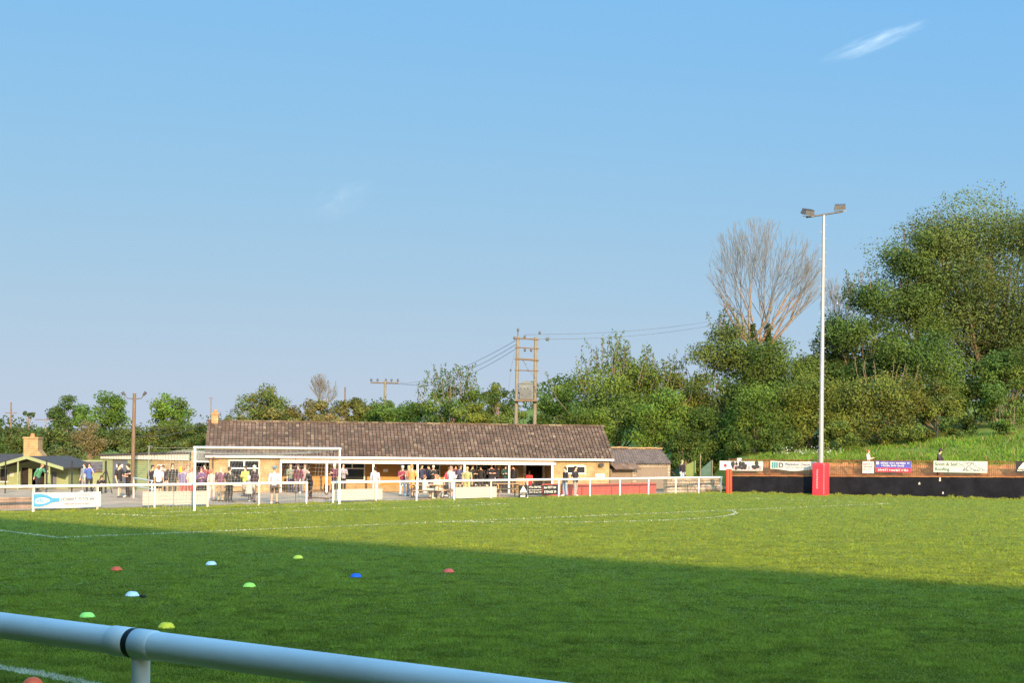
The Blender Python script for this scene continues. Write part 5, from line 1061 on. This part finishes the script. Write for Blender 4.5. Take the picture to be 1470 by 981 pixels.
tree('bush', 'bright green bush below the ivy thicket', 'bush', 1085, 95, 545, 660, 100, (.070, .122, .020), 1., 9, bg, nb=34)
tree('bush', 'wide orange-tinged bush on the bank right of the mast', 'bush', 1262, 97, 523, 642, 150, (.10, .118, .024), .95, 10, bg, nb=44, brown=.06, sprigs=10, sprig_h=.9)
tree('bush', 'olive bush between orange-tinged bush and the dark hollow', 'bush', 1345, 98, 545, 634, 110, (.10, .122, .025), .95, 11, bg, brown=.05)
tree('bush', 'small fresh green bush standing alone on the grass bank', 'bush', 1446, 92, 588, 634, 52, (.075, .15, .03), .9, 12, bg, sprigs=8, sprig_h=.5)
tree('bush', 'tall dark bush rising behind the mast beside the bare tree', 'bush', 1192, 107, 468, 620, 125, (.05, .085, .02), .9, 13, bg)
tree('bush', 'dark low bush by the green sheets', 'bush', 1035, 97, 575, 672, 95, (.045, .085, .018), 1., 14, bg, nb=34)
tree('bush', 'low dark bush in the hollow under the huge tree', 'bush', 1400, 102, 545, 622, 90, (.036, .07, .018), .9, 15, bg)
for i, (px, Y, tp, bt_, w_, cc_, lb) in enumerate(((1172, 105, 500, 640, 95, (.05, .085, .02), 'dark green thicket filling the gap right behind the mast'), (1020, 96, 628, 690, 70, (.05, .085, .018), 'low scrub behind the dark green triangular sheet'), (1120, 93, 612, 652, 80, (.06, .10, .02), 'low scrub at the bank edge below the ivy thicket'), (1215, 93.5, 606, 646, 90, (.075, .105, .022), 'low scrub at the bank edge just right of the mast'), (1300, 94, 604, 640, 90, (.09, .11, .025), 'low olive scrub at the foot of the orange-tinged bush'), (1378, 95, 596, 634, 80, (.05, .085, .02), 'low dark scrub before the hollow under the huge tree'), (1062, 93, 620, 664, 60, (.05, .09, .02), 'low scrub above the dark figures banner'))):
    tree('scrub', lb, 'bush', px, Y, tp, bt_, w_, cc_, .9, 300+i, bg, nb=24, trunk=False, sprigs=8, sprig_h=.5)
# middle, behind the clubhouse
tree('broadleaf_tree', 'sprawling light green tree with bare-tipped shoots behind the shed', 'tree', 890, 104, 515, 655, 165, (.085, .135, .026), .95, 20, cg, nb=60, sprigs=46, sprig_h=2.0)
tree('bush', 'bright leafy bush above the shed roof', 'bush', 950, 97, 565, 668, 115, (.075, .135, .02), 1., 21, cg, nb=42)
tree('bush', 'yellow-tinged thicket between shed bush and thin-topped tree', 'bush', 968, 106, 523, 640, 90, (.11, .125, .03), .9, 22, cg, sprigs=14, sprig_h=.9, brown=.08)
tree('bush', 'dark bush low at the shed corner', 'bush', 985, 95, 610, 690, 70, (.038, .07, .016), 1., 23, cg)
tree('bush', 'green bush rising over the clubhouse roof end', 'bush', 838, 99, 572, 665, 90, (.07, .12, .02), 1., 24, cg)
tree('broadleaf_tree', 'rounded green tree just past the transformer pole', 'tree', 800, 116, 538, 618, 66, (.075, .135, .025), .95, 25, cg)
tree('broadleaf_tree', 'dark tree in the gap before the transformer pole', 'tree', 716, 135, 545, 606, 52, (.055, .09, .022), .9, 26, cg)
tree('broadleaf_tree', 'feathery-topped green tree above the middle of the roof', 'tree', 652, 112, 552, 625, 105, (.065, .115, .022), .95, 27, cg, nb=40, sprigs=34, sprig_h=1.7)
tree('bush', 'yellow-green bush in front of the feathery tree', 'bush', 680, 104, 572, 628, 60, (.095, .125, .025), .95, 28, cg)
tree('bush', 'green rounded bush above the roof beneath the wide crossarm', 'bush', 562, 125, 571, 628, 115, (.060, .115, .022), .95, 29, cg)
tree('bush', 'low green bush filling the gap before the feathery tree', 'bush', 612, 118, 566, 628, 100, (.055, .105, .02), .95, 30, cg)
tree('bush', 'dark olive bush beside the bare grey tree', 'bush', 508, 130, 571, 625, 85, (.085, .09, .026), .9, 31, cg)
tree('bush', 'brownish scrub at the foot of the bare grey tree', 'bush', 466, 128, 573, 625, 90, (.10, .10, .035), .95, 32, cg, brown=.25)
tree('bush', 'straw-coloured scrub peeping over the roof ridge', 'bush', 483, 112, 592, 622, 50, (.22, .15, .07), .8, 33, cg, brown=.6)
tree('broadleaf_tree', 'wide olive dome-shaped tree above the clubhouse chimney end', 'tree', 382, 125, 553, 622, 104, (.09, .118, .032), 1.0, 34, cg, nb=44, brown=.05)
tree('bush', 'brown-tinged scrub sloping down from the olive dome tree', 'bush', 425, 122, 578, 625, 90, (.115, .11, .04), .95, 35, cg, brown=.22)
tree('bush', 'green bank scrub beyond the transformer pole legs', 'bush', 756, 122, 588, 622, 90, (.09, .125, .03), .8, 36, cg)
# far hill at the hut side
tree('broadleaf_tree', 'dark rounded tree on the hill, darkest of the hill trees', 'tree', 97, 225, 567, 622, 58, (.035, .075, .025), 1., 40, hg, nb=26)
tree('broadleaf_tree', 'large fresh green tree joined to the dark hill tree', 'tree', 147, 220, 561, 624, 80, (.065, .13, .025), 1., 41, hg, nb=30)
tree('broadleaf_tree', 'lone round green tree on the hill past the lamp pole', 'tree', 247, 220, 563, 620, 68, (.08, .145, .022), 1., 42, hg, nb=30)
tree('twiggy_tree', 'brown leafless bushy tree above the lean-to roof', 'tree', 130, 120, 603, 664, 56, (.17, .13, .07), .6, 43, hg, nb=34, leafk=.7, brown=.6, limbs=26, bark='barkpale')
tree('small_tree', 'small dark umbrella-shaped tree on the hill skyline', 'tree', 41, 215, 589, 603, 22, (.04, .06, .03), .7, 44, hg, nb=10, limbs=8)
hd_ = [(-25, 100, 612, 662, 90, GD), (20, 118, 610, 660, 80, (.06, .085, .026)), (75, 122, 612, 664, 80, (.05, .08, .024)), (120, 150, 610, 655, 90, GD), (180, 150, 607, 652, 90, (.055, .08, .024)), (225, 152, 606, 650, 80, (.075, .09, .028)), (270, 150, 602, 648, 75, (.05, .08, .022)), (305, 146, 598, 640, 60, (.045, .075, .02)), (335, 138, 592, 625, 60, (.08, .10, .03)), (192, 112, 640, 668, 70, (.07, .09, .03)), (92, 108, 640, 670, 60, (.075, .09, .035)), (255, 115, 632, 655, 70, (.05, .075, .022)), (545, 150, 573, 612, 80, (.05, .095, .022))]
hl = ['dark hedge bush at the edge of view behind the cottage', 'mixed hedge bush behind the cottage roof', 'hedge bush beside the stone chimney', 'dark hedge bush below the dark hill tree', 'hedge bush below the lamp pole arms', 'olive hedge bush below the lone round tree', 'dark hedge bush above the felt roof', 'dark hedge bush touching the clubhouse chimney', 'olive hedge bush in front of the dome tree foot', 'low scrub just above the grey door roof', 'low scrub beside the brown leafless tree', 'low dark scrub above the pale corrugated fascia', 'dense hedge bush under the wide crossarm pole']
for i, ((px, Y, tp, bt_, w_, cc_), lb) in enumerate(zip(hd_, hl)): tree('hedge_bush', lb, 'bush', px, Y, tp+2, bt_+4, w_*1.1, cc_, 1.0, 60+i, 'hedge bushes on the hill', nb=34, flat=.7, brown=.08, trunk=False, sprigs=8, sprig_h=.5)
def far_wood():   # unbroken belt of distant trees on the skyline
    n = 26000; X = NR.uniform(-170, 170, n); Y = NR.uniform(235, 262, n); g = height(X, Y); tp = 2.4+1.2*np.sin(X*.11)+.9*np.sin(X*.31+1)+.6*np.sin(X*.9)
    tp = tp+4*sstep(-20, 30, X)
    Z = g+np.maximum(.1, tp)*NR.random(n)**.6; C = np.stack([X, Y, Z], -1); col = np.array([.05, .085, .026])[None]*(.7+.6*NR.random((n, 1)))*(1+.25*np.sin(X*.4))[:, None]
    o = leaves('distant_hedgerow', C, NR.normal(0, 1, (n, 3)), .55, col, None); tag(o, 'dark unbroken belt of distant hedgerow along the skyline', 'hedgerow', kind='stuff')
far_wood()
# bare trees
def bare(name, lb, px, Y, top, bot, wpx, m, seed, trunks=2, gen=6, r0=.22, ivy=True, spread=.5, twig=.013):
    rng = random.Random(seed); A = at(px, top, Y); zB = at(px, bot, Y).z; bz = gz(A.x, Y)-.2; Ht = A.z-bz; zb = zB-bz; rx = wpx/2/F*Y
    t = thing(name, lb, 'tree', (A.x, Y, bz), 0, None); cnt = [0]
    Lc = Ht-zb
    def env(p):  # inside the vase-shaped crown envelope?
        k = (p.z-zb)/Lc
        if k > 1: return False
        w = rx*min(1, .16+2.0*max(k, 0)**.75)*(math.sqrt(max(0, 1-max(0, (k-.62)/.40)**2)) if k > .62 else 1)
        return p.x**2+p.y**2 < (w*(.96+.08*math.sin(p.x*5)))**2 or k < .05
    tw = MB()
    def fn(b):
        def grow(p, d, r, L, g):
            if cnt[0] > 5200 or not env(p): return
            pts = [p]; rs = [r]; q = p.copy(); dd = d.copy()
            for i in range(3):
                dd = (dd+Vector((rng.gauss(0, .07), rng.gauss(0, .07), .045+rng.gauss(0, .04)))).normalized(); q = q+dd*(L/3)
                pts.append(q.copy()); rs.append(max(twig*.55, r*(1-.12*(i+1))))
                if not env(q): rs[-1] = twig*.5; break
            (b if r > .055 else tw).tube(pts, rs, 5 if r > .055 else 3, caps=False); cnt[0] += 1
            if g <= 0 or not env(q): return
            nch = 3 if g >= 3 and rng.random() < .6 else 2
            for k in range(nch):
                ax = Vector((rng.gauss(0, 1), rng.gauss(0, 1), rng.gauss(0, .4))).normalized(); a = rng.uniform(.14, .50)*(1 if k else .6)
                d2 = (Matrix.Rotation(a, 3, ax) @ dd); d2 = (d2+Vector((q.x*.02, q.y*.02, .05))).normalized()
                grow(q.copy(), d2, max(twig, rs[-1]*rng.uniform(.66, .82)), L*rng.uniform(.70, .92), g-1)
            if g > 1:
                for i in (1, 2):
                    if rng.random() < (.38 if trunks == 3 else .6) and i < len(pts):
                        ax = Vector((rng.gauss(0, 1), rng.gauss(0, 1), 0)).normalized(); grow(pts[i].copy(), (Matrix.Rotation(rng.uniform(.35, .7), 3, ax) @ dd), max(twig, rs[i]*.45), L*.8, g-2)
        for i in range(trunks):
            x = (i-(trunks-1)/2)*rx*.14; base_ = Vector((x, 0, 0)); fork = Vector((x*1.3, 0, zb*.98)); b.tube([base_, (base_+fork)/2, fork], [r0*1.3, r0*1.1, r0], 8)
            for k in range(5):
                ang = (k-2)*.24+rng.gauss(0, .05)+(i-(trunks-1)/2)*.25; d = Vector((math.sin(ang*spread*2), rng.gauss(0, .3), math.cos(ang))).normalized(); grow(fork.copy(), d, r0*rng.uniform(.45, .8), Lc*.26, gen)
    quick('trunk', M[m], t, fn); tw.build('twigs', M['twig'], t)
    if ivy:
        n = 2600; f = NR.random(n); x = np.where(NR.random(n) < .5, -.07*rx, .07*rx)*2; C = np.stack([x+NR.normal(0, .45, n)*(1.15-f), NR.normal(0, .45, n), zb*.55+f*(zb*.55+.6)], -1)
        leaves('ivy', C, NR.normal(0, 1, (n, 3)), .17, np.array([.045, .07, .018])[None]*(.7+.6*NR.random((n, 1))), t)
bare('bare_tree', 'tall leafless tree with orange-lit trunks fanning out beside the floodlight', 1093, 105, 318, 492, 168, 'barkpale', 5, 3, 5, .17, True, .74, .0125)
bare('bare_tree', 'small leafless grey round-headed tree above the clubhouse roof', 463, 150, 537, 590, 42, 'barkgrey', 8, 1, 5, .16, False, .6, .018)
bare('bare_tree', 'thin leafless twigs rising behind the dark tree by the mast', 1203, 112, 392, 470, 55, 'barkgrey', 12, 2, 4, .07, False, .5, .013)
# cow parsley on the bank
n = 150; u = NR.random(n)**1.4*4+2.0; d = 3+NR.random(n)*4; X = WA.x+WD.x*u+WN.x*d; Y = WA.y+WD.y*u+WN.y*d; C = np.stack([X, Y, height(X, Y)+.35+.45*NR.random(n)], -1)
o = leaves('cow_parsley', C, np.tile([0, -.5, 1.], (n, 1)), .075, np.tile([.6, .62, .5], (n, 1)), None); tag(o, 'white cow parsley flowers dotted on the grass bank', 'flowers', kind='stuff')
# ------------------------------------------------------------------ unseen block behind the camera, added and sized to cast the long shade
SUN_EL, SUN_AZ = math.radians(16.5), math.radians(15)   # sun stands behind the camera, a little to the side
ldir = Vector((-math.sin(SUN_AZ), math.cos(SUN_AZ), 0))
LS = (27.2+6)/(ldir.x*EN[0]+ldir.y*EN[1]); SH = LS*math.tan(SUN_EL)
so_ = Vector((EN[0]*-6, EN[1]*-6, 0)); st = thing('shade_caster', 'unseen tall block behind the near rail, added to cast shade', 'stand', (so_.x, so_.y, 0), math.atan2(ED[1], ED[0]))
quick('roof', M['corr'], st, lambda b: b.bb((-95, -9, SH-.35), (95, 0, SH)))  # top slab of the added shade block
quick('caster_back', M['brownboard'], st, lambda b: b.bb((-95, -9, .5), (95, -8.8, SH-.36)))
quick('caster_front', M['brownboard'], st, lambda b: b.bb((-95, -.3, SH-6.5), (95, -.1, SH-.36)))
# ------------------------------------------------------------------ clouds
def cloud(name, lb, pa, pb, Y, thick, dens):
    A, B_ = at(*pa, Y), at(*pb, Y); c = (A+B_)/2; d = B_-A; L = d.length
    b = MB(); b.ball((0, 0, 0), 1, 20, 12); m = bpy.data.materials.new('vapour'); m.use_nodes = True; N, Lk = m.node_tree.nodes, m.node_tree.links; N.remove(N['Principled BSDF'])
    v = N.new('ShaderNodeVolumePrincipled'); v.inputs['Color'].default_value = (1, 1, 1, 1); v.inputs['Anisotropy'].default_value = 0
    tc = N.new('ShaderNodeTexCoord'); ln_ = N.new('ShaderNodeVectorMath'); ln_.operation = 'LENGTH'; Lk.new(tc.outputs['Object'], ln_.inputs[0])
    mr = N.new('ShaderNodeMapRange'); mr.inputs[1].default_value = 1; mr.inputs[2].default_value = .1; mr.inputs[3].default_value = 0; mr.inputs[4].default_value = 1; Lk.new(ln_.outputs['Value'], mr.inputs[0])
    no = N.new('ShaderNodeTexNoise'); no.inputs['Scale'].default_value = 2.2; no.inputs['Detail'].default_value = 5; Lk.new(tc.outputs['Object'], no.inputs['Vector'])
    m2 = N.new('ShaderNodeMapRange'); m2.inputs[1].default_value = .42; m2.inputs[2].default_value = .75; Lk.new(no.outputs['Fac'], m2.inputs[0])
    mu_ = N.new('ShaderNodeMath'); mu_.operation = 'MULTIPLY'; Lk.new(mr.outputs[0], mu_.inputs[0]); Lk.new(m2.outputs[0], mu_.inputs[1])
    m3 = N.new('ShaderNodeMath'); m3.operation = 'MULTIPLY'; m3.inputs[1].default_value = dens; Lk.new(mu_.outputs[0], m3.inputs[0]); Lk.new(m3.outputs[0], v.inputs['Density'])
    Lk.new(v.outputs[0], N['Material Output'].inputs['Volume'])
    o = b.build(name, m); o.location = c; o.rotation_euler = (0, -math.atan2(d.z, d.x), 0); o.scale = (L/2, thick, thick); tag(o, lb, 'cloud')
cloud('contrail', 'thin white vapour streak high in the blue sky', (1172, 91), (1340, 28), 2600, 20, .03)
cloud('cloud_wisp', 'faint small cloud wisp in the middle of the sky', (430, 312), (545, 262), 2600, 40, .003)
# ------------------------------------------------------------------ light, sky, camera
sun = bpy.data.lights.new('sun', 'SUN'); sun.energy = 3.5; sun.angle = math.radians(.8); sun.color = (1, .69, .41)
so2 = bpy.data.objects.new('sun', sun); COL.objects.link(so2)
dirv = Vector((ldir.x*math.cos(SUN_EL), ldir.y*math.cos(SUN_EL), -math.sin(SUN_EL))); so2.rotation_euler = dirv.to_track_quat('-Z', 'Y').to_euler()
wd = bpy.data.worlds.new('World'); scene.world = wd; wd.use_nodes = True; N = wd.node_tree.nodes; L = wd.node_tree.links
sk = N.new('ShaderNodeTexSky'); sk.sky_type = 'NISHITA'; sk.sun_disc = False; sk.sun_elevation = SUN_EL
toS = -dirv; sk.sun_rotation = math.atan2(toS.x, toS.y); sk.air_density = .6; sk.dust_density = .1; sk.ozone_density = 3
EXPO = 1.4; X_ = 2**EXPO
ss_ = N.new('ShaderNodeSeparateColor'); L.new(sk.outputs[0], ss_.inputs[0]); cc_ = N.new('ShaderNodeCombineColor')
def mth(op, a, b):
    n_ = N.new('ShaderNodeMath'); n_.operation = op
    for k_, v_ in enumerate((a, b)):
        if hasattr(v_, 'links'): L.new(v_, n_.inputs[k_])
        else: n_.inputs[k_].default_value = v_
    return n_.outputs[0]
for i_, (off, amp, kk) in enumerate(((.03, .53, .46), (.335, .29, .5), (0, 0, 0))):   # soften the clear-air contrast of the sky towards the photograph's
    if i_ < 2:
        ex = mth('POWER', math.e, mth('MULTIPLY', ss_.outputs[i_], -kk)); v = mth('MULTIPLY', mth('SUBTRACT', off+amp, mth('MULTIPLY', ex, amp)), 10/X_)
    else: v = mth('MULTIPLY', mth('POWER', ss_.outputs[2], -.15), 1.075*10/X_)
    L.new(v, cc_.inputs[i_])
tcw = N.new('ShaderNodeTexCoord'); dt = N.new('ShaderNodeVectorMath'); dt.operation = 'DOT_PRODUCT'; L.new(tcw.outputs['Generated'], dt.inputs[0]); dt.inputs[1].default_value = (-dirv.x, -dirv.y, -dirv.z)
au = N.new('ShaderNodeMapRange'); au.interpolation_type = 'SMOOTHSTEP'; L.new(dt.outputs['Value'], au.inputs[0]); au.inputs[1].default_value = -.12; au.inputs[2].default_value = .95; au.inputs[3].default_value = 0; au.inputs[4].default_value = 1   # added boost of the unseen sunward sky, extra fill for the shaded ground
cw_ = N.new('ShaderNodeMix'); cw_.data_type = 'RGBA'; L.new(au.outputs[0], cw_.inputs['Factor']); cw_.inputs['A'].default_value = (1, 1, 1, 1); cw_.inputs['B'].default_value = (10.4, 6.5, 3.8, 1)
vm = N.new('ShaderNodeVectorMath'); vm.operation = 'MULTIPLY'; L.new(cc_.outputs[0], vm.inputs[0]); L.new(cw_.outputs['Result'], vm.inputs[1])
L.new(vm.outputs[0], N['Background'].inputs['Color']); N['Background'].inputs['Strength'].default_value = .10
cd = bpy.data.cameras.new('camera'); co = bpy.data.objects.new('camera', cd); COL.objects.link(co); co.location = CAM
co.matrix_world = Matrix(((RV.x, UV.x, 0, CAM.x), (RV.y, UV.y, -1, CAM.y), (RV.z, UV.z, 0, CAM.z), (0, 0, 0, 1)))
cd.sensor_width = 36; cd.lens = 36*F/1470; cd.shift_y = (YH-490.5)/1470; cd.clip_start = .1; cd.clip_end = 8000
scene.camera = co
scene.view_settings.view_transform = 'Standard'; scene.view_settings.look = 'None'; scene.view_settings.exposure = EXPO; scene.view_settings.gamma = 1
try: scene.cycles.max_bounces = 6; scene.cycles.transparent_max_bounces = 6; scene.cycles.volume_bounces = 1
except Exception: pass
